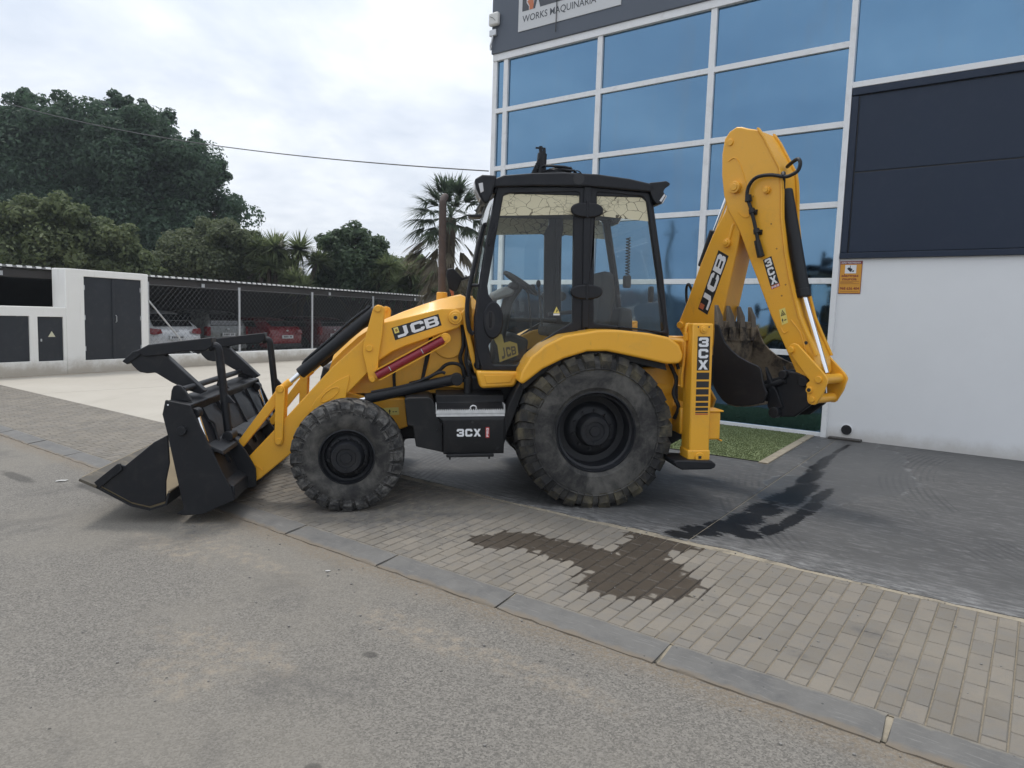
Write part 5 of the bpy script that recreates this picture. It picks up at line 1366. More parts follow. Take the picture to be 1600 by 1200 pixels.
for x, z in ((-1.395, .83), (-1.375, .68)): b_.ball((x, -.957, z), .010, 5)
b_.build_each('bolt', BLK, tk); MB().cyl((-1.075, -.99, .752), (-1.075, -1.003, .752), .012, n=12).build('key_hole', INK, tk)
# serrated aluminium step
stp = MB(); stp.box(-1.385, -.795, -.985, -.975, .800, .852); stp.box(-1.385, -.795, -.985, -.80, .820, .826); stp.box(-1.388, -1.382, -.985, -.80, .822, .90); stp.box(-.798, -.792, -.985, -.80, .822, .90)
k = -1.375
while k < -.80:
    stp.add([(k, -.985, .852), (k + .012, -.985, .852), (k + .006, -.985, .866), (k, -.975, .852), (k + .012, -.975, .852), (k + .006, -.975, .866)], [(0, 1, 2), (5, 4, 3), (0, 3, 4, 1), (1, 4, 5, 2), (2, 5, 3, 0)])
    k += .016
for yy in (-.95, -.915, -.88, -.845): 
    k = -1.375
    while k < -.80:
        stp.add([(k, yy, .826), (k + .014, yy, .826), (k + .007, yy, .846), (k, yy + .012, .826), (k + .014, yy + .012, .826), (k + .007, yy + .012, .846)], [(0, 1, 2), (5, 4, 3), (0, 3, 4, 1), (1, 4, 5, 2), (2, 5, 3, 0)]); k += .018
for xx in (-1.25, -1.10, -.97): stp.box(xx - .004, xx + .004, -.975, -.80, .826, .856)
stp.build('step_tread', ALUSTEP, tk, smooth=0)
rgp = MB(); pts = [(-1.065 + .026 * math.cos(t_ * math.pi / 12), -.955, .868 + .022 * math.sin(t_ * math.pi / 12)) for t_ in range(-2, 15)]; rgp.tube(pts, .006, 6); rgp.build('step_loop', ALUSTEP, tk)
T3 = [(-1.210, .628), (-1.003, .627), (-1.004, .694), (-1.210, .695)]
letters(MB(), '3CX', T3, -1.0015, (0, 0, 1, 1), .05).build('lettering', WHT, tk, smooth=0)
TP = [(-.962, .615), (-.929, .614), (-.930, .708), (-.962, .708)]
MB().flat([TP], -1.0012).build('red_label', REDP, tk, smooth=0)
TPr = [(-.932, .620), (-.932, .703), (-.959, .703), (-.959, .620)]
letters(MB(), 'PRO', TPr, -1.002, (.05, .12, .95, .88), .08).build('lettering', WHT, tk, smooth=0)
both(lambda s_: MB().prism([(-1.035, 1.182), (-1.0, 1.038), (-.97, 1.030), (-.71, 1.040), (-.688, 1.051), (-.64, 1.175)], *sorted((s_ * .70, s_ * .86))).build('sill_panel', YEL, bl_, bevel=.02))
MB().prism([(-.965, 1.145), (-.945, 1.07), (-.735, 1.08), (-.695, 1.15)], -.866, -.858).build('sill_recess', YEL, bl_, bevel=.004)

# ---- cab
cab = bpy.data.objects.new('cab', None); COL.objects.link(cab); cab.parent = bl_
DOOR = [(-.851, 2.78), (-.933, 2.366), (-.997, 1.886), (-1.037, 1.644), (-1.040, 1.48), (-1.023, 1.325), (-.976, 1.178), (-.622, 1.173), (-.479, 1.325), (-.326, 1.44), (-.094, 1.546), (-.055, 1.546), (-.055, 2.80)]
DGLS = [(-.799, 2.694), (-.785, 2.712), (-.739, 2.724), (-.154, 2.752), (-.130, 2.745), (-.121, 2.725), (-.12, 2.661), (-.150, 2.60), (-.170, 2.549), (-.166, 1.612), (-.31, 1.53), (-.442, 1.44), (-.55, 1.345), (-.652, 1.235), (-.67, 1.228), (-.865, 1.228), (-.885, 1.24), (-.92, 1.401), (-.86, 1.50), (-.835, 1.57), (-.822, 1.636), (-.830, 1.702), (-.850, 1.755), (-.884, 1.795), (-.922, 1.850), (-.931, 1.924)]
QF = [(-.045, 2.801), (-.045, 1.546), (.1, 1.558), (.45, 1.545), (.735, 1.50), (.720, 1.60), (.655, 2.02), (.540, 2.66), (.51, 2.765)]
QG = [(.033, 2.730), (.040, 2.745), (.057, 2.756), (.40, 2.735), (.437, 2.728), (.470, 2.710), (.487, 2.687), (.689, 1.555), (.683, 1.538), (.659, 1.534), (.40, 1.566), (.101, 1.598), (.050, 1.602), (.028, 1.618), (.022, 2.0), (.022, 2.535), (.040, 2.60)]
def cab_side(s_):
    y0, y1 = sorted((s_ * .73, s_ * .785))
    MB().plate(DOOR, [DGLS], y0, y1).build('door_frame', CAB, cab, bevel=.010)
    MB().plate(QF, [QG], y0, y1).build('quarter_frame', CAB, cab, bevel=.010)
    MB().flat([DGLS], s_ * .765).build('door_glass', GLASS, cab, smooth=0)
    MB().flat([QG], s_ * .765).build('quarter_glass', GLASS, cab, smooth=0)
    MB().box(-.085, -.02, *sorted((s_ * .74, s_ * .80)), 1.56, 2.80).build('centre_pillar', CAB, cab, bevel=.008)
    MB().flat([[(-.795, 2.70), (-.739, 2.722), (-.154, 2.750), (-.122, 2.725), (-.122, 2.663), (-.172, 2.557), (-.825, 2.532)]], s_ * .770).build('sun_film', CREAM, cab, smooth=0)
    MB().flat([[(.036, 2.735), (.057, 2.753), (.437, 2.726), (.484, 2.687), (.514, 2.515), (.024, 2.555), (.040, 2.60)]], s_ * .770).build('sun_film', CREAM, cab, smooth=0)
    # door hinge covers
    for (cx, cz) in ((-.057, 2.595), (-.049, 1.881)):
        pts = []
        for i in range(28):
            t_ = 2 * math.pi * i / 28; pts.append((cx + .146 * abs(math.cos(t_)) ** .85 * (1 if math.cos(t_) >= 0 else -1), cz + .066 * abs(math.sin(t_)) ** .85 * (1 if math.sin(t_) >= 0 else -1)))
        hg = MB().prism(pts, *sorted((s_ * .785, s_ * .818))).build('hinge_cover', CAB, cab, bevel=.012)
        MB().cyl((cx + .002, s_ * .812, cz - .066), (cx + .002, s_ * .812, cz + .075), .013, n=10).build('hinge_barrel', CAB, cab)
    # lock housing with recessed handle
    pts = [(-.885 + .095 * math.cos(t_ * .26180) * (1.0 if math.cos(t_ * .2618) > 0 else .9), 1.625 + .165 * math.sin(t_ * .26180)) for t_ in range(24)]
    MB().prism([(min(x, -.79), z) for x, z in pts], *sorted((s_ * .775, s_ * .80))).build('lock_housing', CAB, cab, bevel=.012)
    pts = [(-.905 + .040 * math.cos(t_ * .2618), 1.625 + .085 * math.sin(t_ * .2618)) for t_ in range(24)]
    MB().prism(pts, *sorted((s_ * .800, s_ * .802))).build('handle_recess', INK, cab)
    MB().bar((-.908, s_ * .808, 1.56), (-.905, s_ * .812, 1.70), .018, .018).build('door_handle', CAB, cab, bevel=.004)
    MB().bar((-.92, s_ * .79, 2.27), (-.85, s_ * .79, 2.47), .022, .022).build('grab_strip', CAB, cab, bevel=.004)
    if s_ > 0: return
    MB().tube(smooth_line([(-1.045, s_ * .70, 1.50), (-1.085, s_ * .70, 1.54), (-1.105, s_ * .70, 1.70), (-1.09, s_ * .70, 1.88), (-1.03, s_ * .70, 2.15), (-.965, s_ * .70, 2.43), (-.935, s_ * .70, 2.46)], 5), .020, 8).build('grab_rail', CAB, cab)
    b = MB(); b.cyl((-1.07, s_ * .70, 1.93), (-.99, s_ * .72, 1.93), .014, n=8); b.cyl((-1.055, s_ * .70, 1.515), (-1.0, s_ * .73, 1.515), .014, n=8); b.build_each('rail_bracket', CAB, cab)
both(cab_side)
ws = MB()
wl_pts = [(-1.060, 1.25), (-1.075, 1.50), (-1.070, 1.79), (-1.018, 2.08), (-.937, 2.47), (-.860, 2.80)]
for (x, z) in wl_pts:
    ws.v += [(x + .075, -.72, z), (x + .02, -.58, z), (x, -.3, z), (x - .005, 0, z), (x, .3, z), (x + .02, .58, z), (x + .075, .72, z)]
for i in range(len(wl_pts) - 1):
    for j in range(6): ws.f.append((i * 7 + j, i * 7 + j + 1, (i + 1) * 7 + j + 1, (i + 1) * 7 + j))
ws.build('windscreen', cab_glass('windscreen_glass', (.86, .90, .89)), cab, smooth=60, recalc=False)
MB().add([(.70, -.72, 1.50), (.70, .72, 1.50), (.52, .72, 2.76), (.52, -.72, 2.76)], [(0, 1, 2, 3)]).build('rear_screen', GLASS, cab, smooth=0)
b = MB()
for s_ in (-1, 1):
    b.tube([(.715, s_ * .735, 1.45), (.645, s_ * .735, 2.02), (.515, s_ * .735, 2.76)], .035, 8); b.tube([(-1.00, s_ * .73, 1.20), (-1.015, s_ * .73, 1.64), (-.96, s_ * .73, 2.02), (-.90, s_ * .73, 2.37), (-.82, s_ * .73, 2.79)], .034, 8)
b.cyl((.715, -.73, 1.49), (.715, .73, 1.49), .03, n=8); b.cyl((-1.01, -.72, 1.22), (-1.01, .72, 1.22), .035, n=8)
b.build_each('corner_post', CAB, cab)
fl_ = MB(); fl_.box(-1.02, .70, -.72, .72, 1.08, 1.19); fl_.box(.0, .70, -.72, .72, 1.19, 1.48); fl_.build('floor', BLKM, cab, bevel=.02)
# domed roof
rprof = [(-.915, 2.765), (-.925, 2.80), (-.910, 2.825), (-.798, 2.870), (-.538, 2.897), (-.274, 2.910), (.03, 2.905), (.32, 2.875), (.516, 2.838), (.560, 2.80), (.545, 2.762), (.225, 2.782), (-.064, 2.796), (-.537, 2.786)]
rf = MB().prism(rprof, -.82, .82).build('roof', CAB, cab, bevel=.045, seg=4)
MB().prism([(-.88, 2.72), (.535, 2.72), (.53, 2.79), (-.87, 2.79)], -.775, .775).build('roof_rail', CAB, cab, bevel=.01)
MB().cyl((-.14, -.822, 2.86), (-.14, -.79, 2.86), .05, n=18).build('roof_cap', INK, cab)
MB().cyl((-.14 + .06, -.818, 2.885), (-.055, -.80, 2.80), .006, n=6).build('roof_seam', INK, cab)
def roof_lamp(s_, front):
    dx = .16 if (front and s_ > 0) else 0.0
    if front:
        hp = [(-1.050, 2.825), (-.985, 2.866), (-.86, 2.862), (-.87, 2.79), (-.925, 2.64), (-.965, 2.620), (-.985, 2.65), (-1.032, 2.74)]
        hp = [(x + dx, z) for x, z in hp]
        h = MB().prism(hp, *sorted((s_ * .60, s_ * .84))).build('lamp_housing', CAB, cab, bevel=.016, seg=3)
        MB().prism([(x + dx, z) for x, z in ((-1.052, 2.815), (-1.030, 2.80), (-.985, 2.665), (-1.004, 2.668), (-1.044, 2.745))], *sorted((s_ * .63, s_ * .80))).build('lamp_lens', LAMP, cab, bevel=.004)
        MB().prism([(x + dx, z) for x, z in ((-1.018, 2.788), (-.981, 2.797), (-.972, 2.725), (-.999, 2.708))], *sorted((s_ * .84, s_ * .846))).build('side_lens', LAMP, cab, bevel=.004)
    else:
        hp = [(.50, 2.846), (.60, 2.857), (.655, 2.866), (.690, 2.845), (.685, 2.828), (.644, 2.800), (.630, 2.77), (.655, 2.735), (.612, 2.664), (.57, 2.662), (.535, 2.70), (.50, 2.79)]
        MB().prism(hp, *sorted((s_ * .60, s_ * .82))).build('lamp_housing', CAB, cab, bevel=.012, seg=3)
        MB().prism([(.618, 2.672), (.628, 2.668), (.664, 2.735), (.654, 2.742)], *sorted((s_ * .62, s_ * .815))).build('lamp_lens', LAMP, cab, bevel=.003)
        MB().prism([(.592, 2.690), (.612, 2.680), (.646, 2.735), (.636, 2.752)], *sorted((s_ * .82, s_ * .824))).build('side_lens', LAMP, cab, bevel=.003)
for s_ in (-1, 1):
    for f_ in (True, False): roof_lamp(s_, f_)
# folded beacon stalk with its coiled lead on the roof
bc = bpy.data.objects.new('beacon_stalk', None); COL.objects.link(bc); bc.parent = bl_
MB().tube([(-.36, -.10, 2.90), (-.355, -.10, 3.08), (-.345, -.10, 3.22)], .052, 12, .046).build('post', SLEEVE, bc)
b = MB(); b.box(-.375, -.315, -.13, -.07, 3.215, 3.245); b.cyl((-.36, -.10, 3.24), (-.36, -.10, 3.29), .018, n=8); b.cyl((-.325, -.10, 3.24), (-.325, -.10, 3.275), .014, n=8); b.bar((-.41, -.10, 3.275), (-.32, -.10, 3.27), .02, .014); b.build('clamp', BLK, bc)
hx_ = []
for i in range(120):
    t_ = i / 119; a = t_ * 2 * math.pi * 14
    cx = -.47 + .115 * t_; cz = 2.94 + .24 * t_
    hx_.append((cx + .022 * math.cos(a), -.12 + .022 * math.sin(a), cz))
MB().tube(hx_, .009, 5).build('coiled_lead', SLEEVE, bc)
MB().tube(smooth_line([(-.75, -.15, 2.90), (-.66, -.15, 2.955), (-.58, -.15, 2.945), (-.47, -.14, 2.925), (-.40, -.12, 2.95)], 5), .026, 8).build('lead', SLEEVE, bc)
rc = random.Random(8); b = MB()
for k_ in range(9):
    rr = rc.uniform(.10, .17); cx = -.19 + rc.uniform(-.03, .03); zz = 2.955 + k_ * .016
    b.tube([(cx + rr * math.cos(t_ * .5236) + rc.uniform(-.01, .01), -.12 + rr * .7 * math.sin(t_ * .5236), zz + rc.uniform(-.008, .014)) for t_ in range(13)], .012, 6)
b.build('lead_coil', SLEEVE, bc)
MB().tube(smooth_line([(-.06, -.12, 2.98), (-.03, -.12, 3.06), (.02, -.12, 3.06), (.055, -.12, 3.01), (.03, -.12, 2.985), (-.02, -.12, 3.03), (.015, -.12, 2.91)], 5), .006, 5).build('loose_end', SLEEVE, bc)
# mirrors on stalks
def mirror(s_):
    m = bpy.data.objects.new('mirror', None); COL.objects.link(m); m.parent = bl_
    if s_ < 0:
        MB().prism([(-1.10, 2.525), (-1.085, 2.50), (-.99, 2.505), (-.985, 2.53)], -.86, -.70).build('stalk', CAB, m, bevel=.006)
        return
    MB().prism([(-1.229, 2.173), (-1.157, 2.184), (-1.055, 2.075), (-1.126, 1.916), (-1.208, 1.957), (-1.235, 2.10)], .93, .99).build('shell', CAB, m, bevel=.012)
    MB().bar((-1.08, .95, 2.05), (-.98, .72, 2.08), .024, .024).build('stalk', CAB, m)
    MB().prism([(-1.198, 1.945), (-1.155, 1.925), (-1.145, 1.865), (-1.17, 1.845)], .92, .98).build('indicator', AMBER, m, bevel=.006)
both(mirror)
# interior
it = bpy.data.objects.new('cab_interior', None); COL.objects.link(it); it.parent = bl_
GREY = paint('interior_grey', (.055, .057, .06), .7, var=.2); LGREY = paint('interior_pale', (.26, .26, .255), .6, var=.1)
swc = Vector((-.53, 0, 1.985)); sax = Vector((.55, 0, .83)).normalized(); sa = sax.orthogonal().normalized(); sb_ = sax.cross(sa)
MB().tube([swc + sa * (.19 * math.cos(t_ * math.pi / 16)) + sb_ * (.19 * math.sin(t_ * math.pi / 16)) for t_ in range(33)], .017, 8).build('steering_wheel', GREY, it)
b = MB(); [b.bar(swc, swc + (sa * math.cos(a) + sb_ * math.sin(a)) * .19, .03, .012) for a in (0.3, 2.4, 4.5)]; b.cyl(swc - sax * .03, swc + sax * .02, .05, n=12); b.ball(tuple(swc + sa * .17 + sax * .05), .028, 6); b.build('wheel_spoke', GREY, it)
MB().tube([swc, (-.66, 0, 1.80), (-.74, 0, 1.45), (-.78, 0, 1.19)], .045, 10, .07).build('steering_column', GREY, it)
MB().prism([(-.82, 1.80), (-.62, 1.86), (-.60, 1.93), (-.70, 1.95), (-.84, 1.88)], -.16, .16).build('instrument_pod', LGREY, it, bevel=.03)
MB().ball((-.615, -.13, 1.95), .055, 8, (1.1, .7, .8)).build('switch_cluster', INK, it)
MB().prism([(-1.0, 1.60), (-.05, 1.60), (-.05, 1.64), (-1.0, 1.64)], .60, .72).build('side_console', GREY, it, bevel=.01)
st_ = MB(); st_.prism([(.06, 1.45), (.14, 1.42), (.34, 1.60), (.385, 1.88), (.36, 2.09), (.24, 2.11), (.235, 1.90), (.20, 1.64)], -.22, .26); st_.build('seat_back', GREY, it, bevel=.04, seg=3)
MB().prism([(-.32, 1.47), (.16, 1.42), (.20, 1.54), (-.30, 1.60)], -.24, .28).build('seat_cushion', GREY, it, bevel=.04, seg=3)
MB().prism([(-.25, 1.19), (.12, 1.19), (.10, 1.44), (-.22, 1.46)], -.18, .20).build('seat_base', GREY, it, bevel=.02)
MB().prism([(-.30, 1.66), (.10, 1.70), (.10, 1.74), (-.30, 1.70)], -.30, -.25).build('arm_rest', GREY, it, bevel=.012)
for (x, z, y) in ((-.36, 1.98, -.05), (-.42, 1.93, .25), (.44, 1.95, .1), (.50, 1.90, .32)):
    MB().tube([(x + .04, y, z - .42), (x + .02, y, z - .2), (x, y, z)], .010, 6).build('control_lever', GREY, it); MB().ball((x, y, z), .030, 6, (.8, .8, 1.3)).build('lever_knob', INK, it)
MB().prism([(.42, 1.47), (.60, 1.47), (.585, 1.74), (.46, 1.76)], -.12, .42).build('rear_console', GREY, it, bevel=.03)
MB().prism([(-.78, 1.19), (-.45, 1.19), (-.42, 1.42), (-.60, 1.50), (-.76, 1.44)], .15, .70).build('front_console', GREY, it, bevel=.03)
cc = [(.47 + .02 * math.cos(i * .8), -.30 + .02 * math.sin(i * .8), 2.42 - i * .0035) for i in range(110)]
MB().tube(cc, .006, 5).build('radio_lead', GREY, it); MB().box(.43, .50, -.34, -.27, 1.94, 2.06).build('handset', GREY, it, bevel=.015)
MB().box(.62, .66, -.55, -.47, 1.80, 1.95).build('speaker_box', INK, it, bevel=.015)
# stickers on the door glass
SG_Y = paint('sticker_yellow', (.20, .165, .045), .5, var=.1); SG_D = paint('sticker_dark', (.05, .045, .03), .5)
MB().flat([[(-.818, 1.253), (-.650, 1.318), (-.664, 1.419), (-.729, 1.44), (-.78, 1.425), (-.80, 1.50), (-.85, 1.505), (-.872, 1.455), (-.840, 1.40)]], -.7705).build('door_sticker', SG_Y, cab, smooth=0)
SQ = [(-.800, 1.268), (-.665, 1.322), (-.678, 1.402), (-.820, 1.385)]
letters(MB(), 'JCB', SQ, -.7715, (.04, .08, .98, .95), .04).build('lettering', SG_D, cab, smooth=0)
tri = MB().flat([[(-.340, 1.690), (-.282, 1.690), (-.311, 1.750)]], -.7705).build('warning_triangle', LEMON, cab, smooth=0)
MB().flat([[(-.340, 1.672), (-.282, 1.672), (-.282, 1.687), (-.340, 1.687)]], -.7705).build('warning_strip', WHT, cab, smooth=0)
MB().flat([[(-.318, 1.700), (-.308, 1.712), (-.314, 1.714), (-.305, 1.732), (-.302, 1.716), (-.298, 1.714), (-.310, 1.698)]], -.7712).build('warning_bolt', INK, cab, smooth=0)

# ---- rear fenders
FEN = [(-.694, 1.108), (-.683, 1.15), (-.669, 1.199), (-.593, 1.321), (-.471, 1.423), (-.306, 1.504), (-.14, 1.530), (-.015, 1.552), (.164, 1.552), (.43, 1.527), (.607, 1.492), (.705, 1.428), (.743, 1.345), (.735, 1.290), (.700, 1.262), (.595, 1.261), (.288, 1.326), (.061, 1.371), (-.107, 1.368), (-.31, 1.307), (-.493, 1.217), (-.657, 1.090)]
both(lambda s_: MB().prism(FEN, *sorted((s_ * .70, s_ * 1.13))).build('fender', YEL, bl_, bevel=.040, seg=4))
both(lambda s_: MB().prism([(-.66, 1.10), (-.49, 1.225), (-.30, 1.315), (-.10, 1.38), (.06, 1.385), (.29, 1.335), (.60, 1.27), (.62, 1.20), (.28, 1.28), (.0, 1.34), (-.30, 1.27), (-.50, 1.16), (-.64, 1.04)], *sorted((s_ * .68, s_ * 1.06))).build('fender_liner', BLKM, bl_))

# ---- rear frame, stabiliser legs
rfm = MB(); rfm.box(.60, .86, -.62, .62, .62, 1.30); rfm.box(.78, .98, -1.0, 1.0, 1.22, 1.46); rfm.box(.78, .98, -1.0, 1.0, .62, .86); rfm.build('rear_frame', YEL, bl_, bevel=.015)
MB().prism([(.45, 1.20), (.80, 1.24), (.80, .66), (.70, .66), (.62, .88)], -.80, -.55).build('frame_bracket', YEL, bl_, bevel=.02)
MB().cyl((.50, -.70, .98), (.76, -.70, 1.00), .14, .11, n=20).build('axle_trunnion', YEL, bl_, bevel=.01)
b = MB(); b.tube(smooth_line([(.72, -.85, 1.25), (.77, -.90, 1.10), (.74, -.92, .98), (.78, -.95, .86), (.76, -.9, .75)], 4), .018, 7); b.tube(smooth_line([(.70, -.80, 1.35), (.76, -.88, 1.30), (.78, -.92, 1.2)], 4), .016, 7); b.build_each('hydraulic_hose', SLEEVE, bl_)
MB().prism([(.70, .58), (.98, .66), (.98, .56), (.74, .44)], -.70, .70).build('under_guard', BLK, bl_)
def stab(s_):
    L_g = bpy.data.objects.new('stabiliser_leg', None); COL.objects.link(L_g); L_g.parent = bl_
    y0, y1 = sorted((s_ * 1.18, s_ * .985))
    MB().box(.800, .985, y0, y1, .50, 1.612).build('leg_tube', YEL, L_g, bevel=.012)
    MB().box(.790, .992, y0 - .006, y1 + .006, .395, .512).build('foot_tube', YEL, L_g, bevel=.012)
    p = MB(); pin(p, .893, .450, s_ * 1.185, s_, .043, .016, 24); p.build('foot_boss', YEL, L_g, bevel=.003)
    p = MB(); p.box(.880, .906, *sorted((s_ * 1.201, s_ * 1.2035)), .438, .463); p.build('foot_pin', INK, L_g)
    MB().prism([(.640, .425), (.675, .440), (.985, .425), (1.025, .395), (1.015, .365), (.98, .352), (.72, .352), (.655, .385)], *sorted((s_ * .90, s_ * 1.25))).build('foot_pad', BLK, L_g, bevel=.012)
    p = MB(); pin(p, .896, 1.560, s_ * 1.18, s_, .034, .014, 20); pin(p, .896, 1.560, s_ * 1.194, s_, .020, .008, 16); p.build('top_pin', YEL, L_g, bevel=.003)
    b = MB(); b.cyl((.848, s_ * 1.181, 1.582), (.848, s_ * 1.1825, 1.582), .007, n=8); b.cyl((.945, s_ * 1.181, 1.582), (.945, s_ * 1.1825, 1.582), .007, n=8); b.build_each('bolt_hole', INK, L_g)
    MB().tube(smooth_line([(.82, s_ * 1.05, 1.605), (.80, s_ * 1.05, 1.595), (.785, s_ * 1.06, 1.56), (.783, s_ * 1.06, 1.48), (.775, s_ * 1.06, 1.30), (.765, s_ * 1.05, 1.16), (.775, s_ * 1.03, 1.05)], 4), .013, 7).build('oil_pipe', YEL, L_g)
    MB().box(.772, .800, *sorted((s_ * 1.03, s_ * 1.09)), 1.46, 1.53).build('pipe_clamp', YEL, L_g, bevel=.004)
    MB().box(.985, 1.115, *sorted((s_ * 1.10, s_ * .92)), .585, .835).build('tool_box', YEL, L_g, bevel=.014)
    MB().box(.985, 1.135, *sorted((s_ * 1.115, s_ * .91)), .835, .848).build('tool_box_lid', YEL, L_g, bevel=.004)
    MB().box(1.115, 1.13, *sorted((s_ * 1.115, s_ * .91)), .573, .585).build('tool_box_edge', YEL, L_g, bevel=.003)
    yd = s_ * 1.1815
    SQ_ = [(.846, 1.207), (.958, 1.207), (.957, 1.501), (.845, 1.501)]
    MB().flat([SQ_], yd).build('decal', INK, L_g, smooth=0)
    letters(MB(), '3CX', SQ_, yd + s_ * .001, (.10, .03, .88, .97), .055, True).build('lettering', WHT, L_g, smooth=0)
    zs = [(1.190, 1.130), (1.114, 1.060), (1.046, .998), (.984, .943), (.929, .897), (.885, .858), (.847, .836)]
    for za, zb in zs: MB().flat([[(.846, zb), (.960, zb), (.960, za), (.846, za)]], yd).build('decal_bar', INK, L_g, smooth=0)
    MB().flat([[(.846, .823), (.960, .823), (.960, .831), (.846, .831)]], yd).build('decal_line', REDP, L_g, smooth=0)
both(stab)

# ---- digging arm, swung towards the near side
kp = MB(BH); kp.box(-.42, -.16, -.16, .16, .72, 1.52); kp.cyl((-.30, 0, .66), (-.30, 0, 1.60), .13, n=20); kp.build('kingpost', YEL, bl_, bevel=.015)
lo = MB(BH)
for o_ in (.20, -.20):
    lo.prism([(-.35, .80), (-.30, 1.10), (-.05, 1.10), (.06, .95), (.0, .78), (-.10, .70), (-.24, .68)], o_ - .02, o_ + .02)
lo.cyl((-.08, -.2, .86), (-.08, .2, .86), .06, n=16); lo.build_each('swing_bracket', YEL, bl_, bevel=.008)
BOOM = [(-.224, 1.743), (-.206, 1.788), (-.125, 1.982), (.003, 2.342), (.122, 2.624), (.241, 2.83), (.29, 2.98), (.30, 3.08), (.36, 3.13), (.43, 3.08), (.455, 2.85), (.422, 2.621), (.397, 2.444), (.330, 2.084), (.272, 1.75), (.24, 1.55), (.10, 1.42), (-.037, 1.434), (-.117, 1.553), (-.221, 1.69)]
boom = MB(BH).prism(BOOM, -.14, .14).build('boom', YEL, bl_, bevel=.012)
p = MB(BH); p.cyl((-.191, -.165, 1.718), (-.191, .165, 1.718), .036, n=20); p.cyl((.299, .13, 2.530), (.299, .175, 2.530), .040, n=20); p.cyl((.299, .17, 2.530), (.299, .185, 2.530), .022, n=16); p.build_each('boom_pin', YEL, boom, bevel=.004)
p = MB(BH); p.tube([(.305, .142, 2.54), (.33, .144, 2.64), (.350, .142, 2.712)], .016, 8); p.build('lug_bar', YEL, boom)
DQ = [(.117, 1.830), (.317, 2.406), (.200, 2.469), (.004, 1.888)]
MB(BH).flat([DQ], .1415).build('decal', INK, boom, smooth=0)
letters(MB(BH), 'JCB', DQ, .1425, (.06, .10, .96, .90), .025).build('lettering', WHT, boom, smooth=0)
EQ = [quad_map(DQ, *q) for q in ((.03, .52), (.115, .52), (.115, .95), (.03, .95))]
MB(BH).flat([EQ], .1428).build('emblem', AMBER, boom, smooth=0)
DIP = [(.29, 2.84), (.233, 2.992), (.197, 3.192), (.187, 3.388), (.205, 3.531), (.256, 3.594), (.327, 3.625), (.382, 3.616), (.455, 3.588), (.553, 3.56), (.62, 3.47), (.695, 3.345), (.79, 3.179), (.81, 3.08), (.823, 2.961), (.839, 2.73), (.895, 2.419), (.962, 2.165), (1.066, 1.84), (1.141, 1.689), (1.248, 1.496), (1.274, 1.361), (1.25, 1.30), (1.171, 1.276), (1.089, 1.316), (.976, 1.527), (.804, 1.835), (.655, 2.150), (.539, 2.387), (.433, 2.618), (.36, 2.74)]
dip = MB(BH).prism(DIP, -.15, .16).build('dipper', YEL, bl_, bevel=.012)
p = MB(BH); p.cyl((.273, -.17, 3.488), (.273, .172, 3.488), .032, n=20); p.cyl((.367, .15, 3.05), (.367, .205, 3.05), .055, n=24); p.cyl((.367, .20, 3.05), (.367, .215, 3.05), .034, n=20); p.cyl((.687, .15, 2.991), (.687, .185, 2.991), .034, n=20); p.cyl((.687, .18, 2.991), (.687, .197, 2.991), .022, n=16); p.build_each('dipper_pin', YEL, dip, bevel=.003)
em = smooth_line([(.267, .163, 3.312), (.329, .163, 3.335), (.389, .163, 3.263), (.464, .163, 3.079), (.535, .163, 2.818), (.486, .163, 2.759), (.402, .163, 2.814)], 5)
MB(BH).tube(em, .005, 6).build_each('weld', YEL, dip)
fl2 = [(.553, 3.575), (.62, 3.485), (.70, 3.35), (.80, 3.18), (.822, 3.08), (.836, 2.961), (.852, 2.73), (.908, 2.42), (.975, 2.165), (1.08, 1.84), (1.155, 1.69), (1.262, 1.49)]
MB(BH).sheet(fl2, .014, .135, .175).build('dipper_flange', YEL, dip); MB(BH).sheet(fl2, .014, -.165, -.125).build('dipper_flange', YEL, dip)
MB(BH).tube(smooth_line([(.912, .163, 1.727), (.948, .163, 1.682), (.985, .163, 1.70)], 4), .005, 6).build_each('weld', YEL, dip)
MB(BH).tube(smooth_line([(1.005, .163, 1.80), (1.092, .163, 1.703), (1.14, .163, 1.60), (1.17, .163, 1.507)], 4), .007, 6).build_each('weld', YEL, dip)
MB(BH).cyl((1.16, .158, 1.60), (1.16, .164, 1.60), .016, n=14).build('grease_hole', INK, dip)
b = MB(BH)
for x, z in ((.60, 2.50), (.75, 2.68), (.82, 2.45), (.93, 2.12), (.90, 2.02), (.55, 2.95)): b.cyl((x, .160, z), (x, .1625, z), .008, n=8)
b.build_each('bolt_hole', paint('ochre_hole', (.30, .15, .03), .6), dip)
Q3 = [(.784, 2.106), (.869, 2.138), (.773, 2.385), (.690, 2.353)]
MB(BH).flat([Q3], .1615).build('decal', INK, dip, smooth=0)
letters(MB(BH), '3CX', Q3, .1625, (.14, .03, .86, .97), .05, True).build('lettering', WHT, dip, smooth=0)
QP = [(.798, 2.076), (.879, 2.110), (.869, 2.137), (.786, 2.104)]
MB(BH).flat([QP], .1615).build('red_label', REDP, dip, smooth=0); letters(MB(BH), 'PRO', QP, .1625, (.08, .16, .92, .84), .07).build('lettering', WHT, dip, smooth=0)
QW = [(.922, 1.751), (.979, 1.776), (.940, 1.912), (.883, 1.891)]
MB(BH).flat([QW], .1615).build('warning_plate', LEMON, dip, smooth=0)
wq = MB(BH); wq.flat([[quad_map(QW, *q) for q in ((.1, .55), (.9, .55), (.5, .93))], [quad_map(QW, *q) for q in ((.26, .59), (.5, .84), (.74, .59))]], .1622); wq.flat([[quad_map(QW, *q) for q in ((.38, .60), (.62, .60), (.55, .74), (.45, .74))]], .1622)
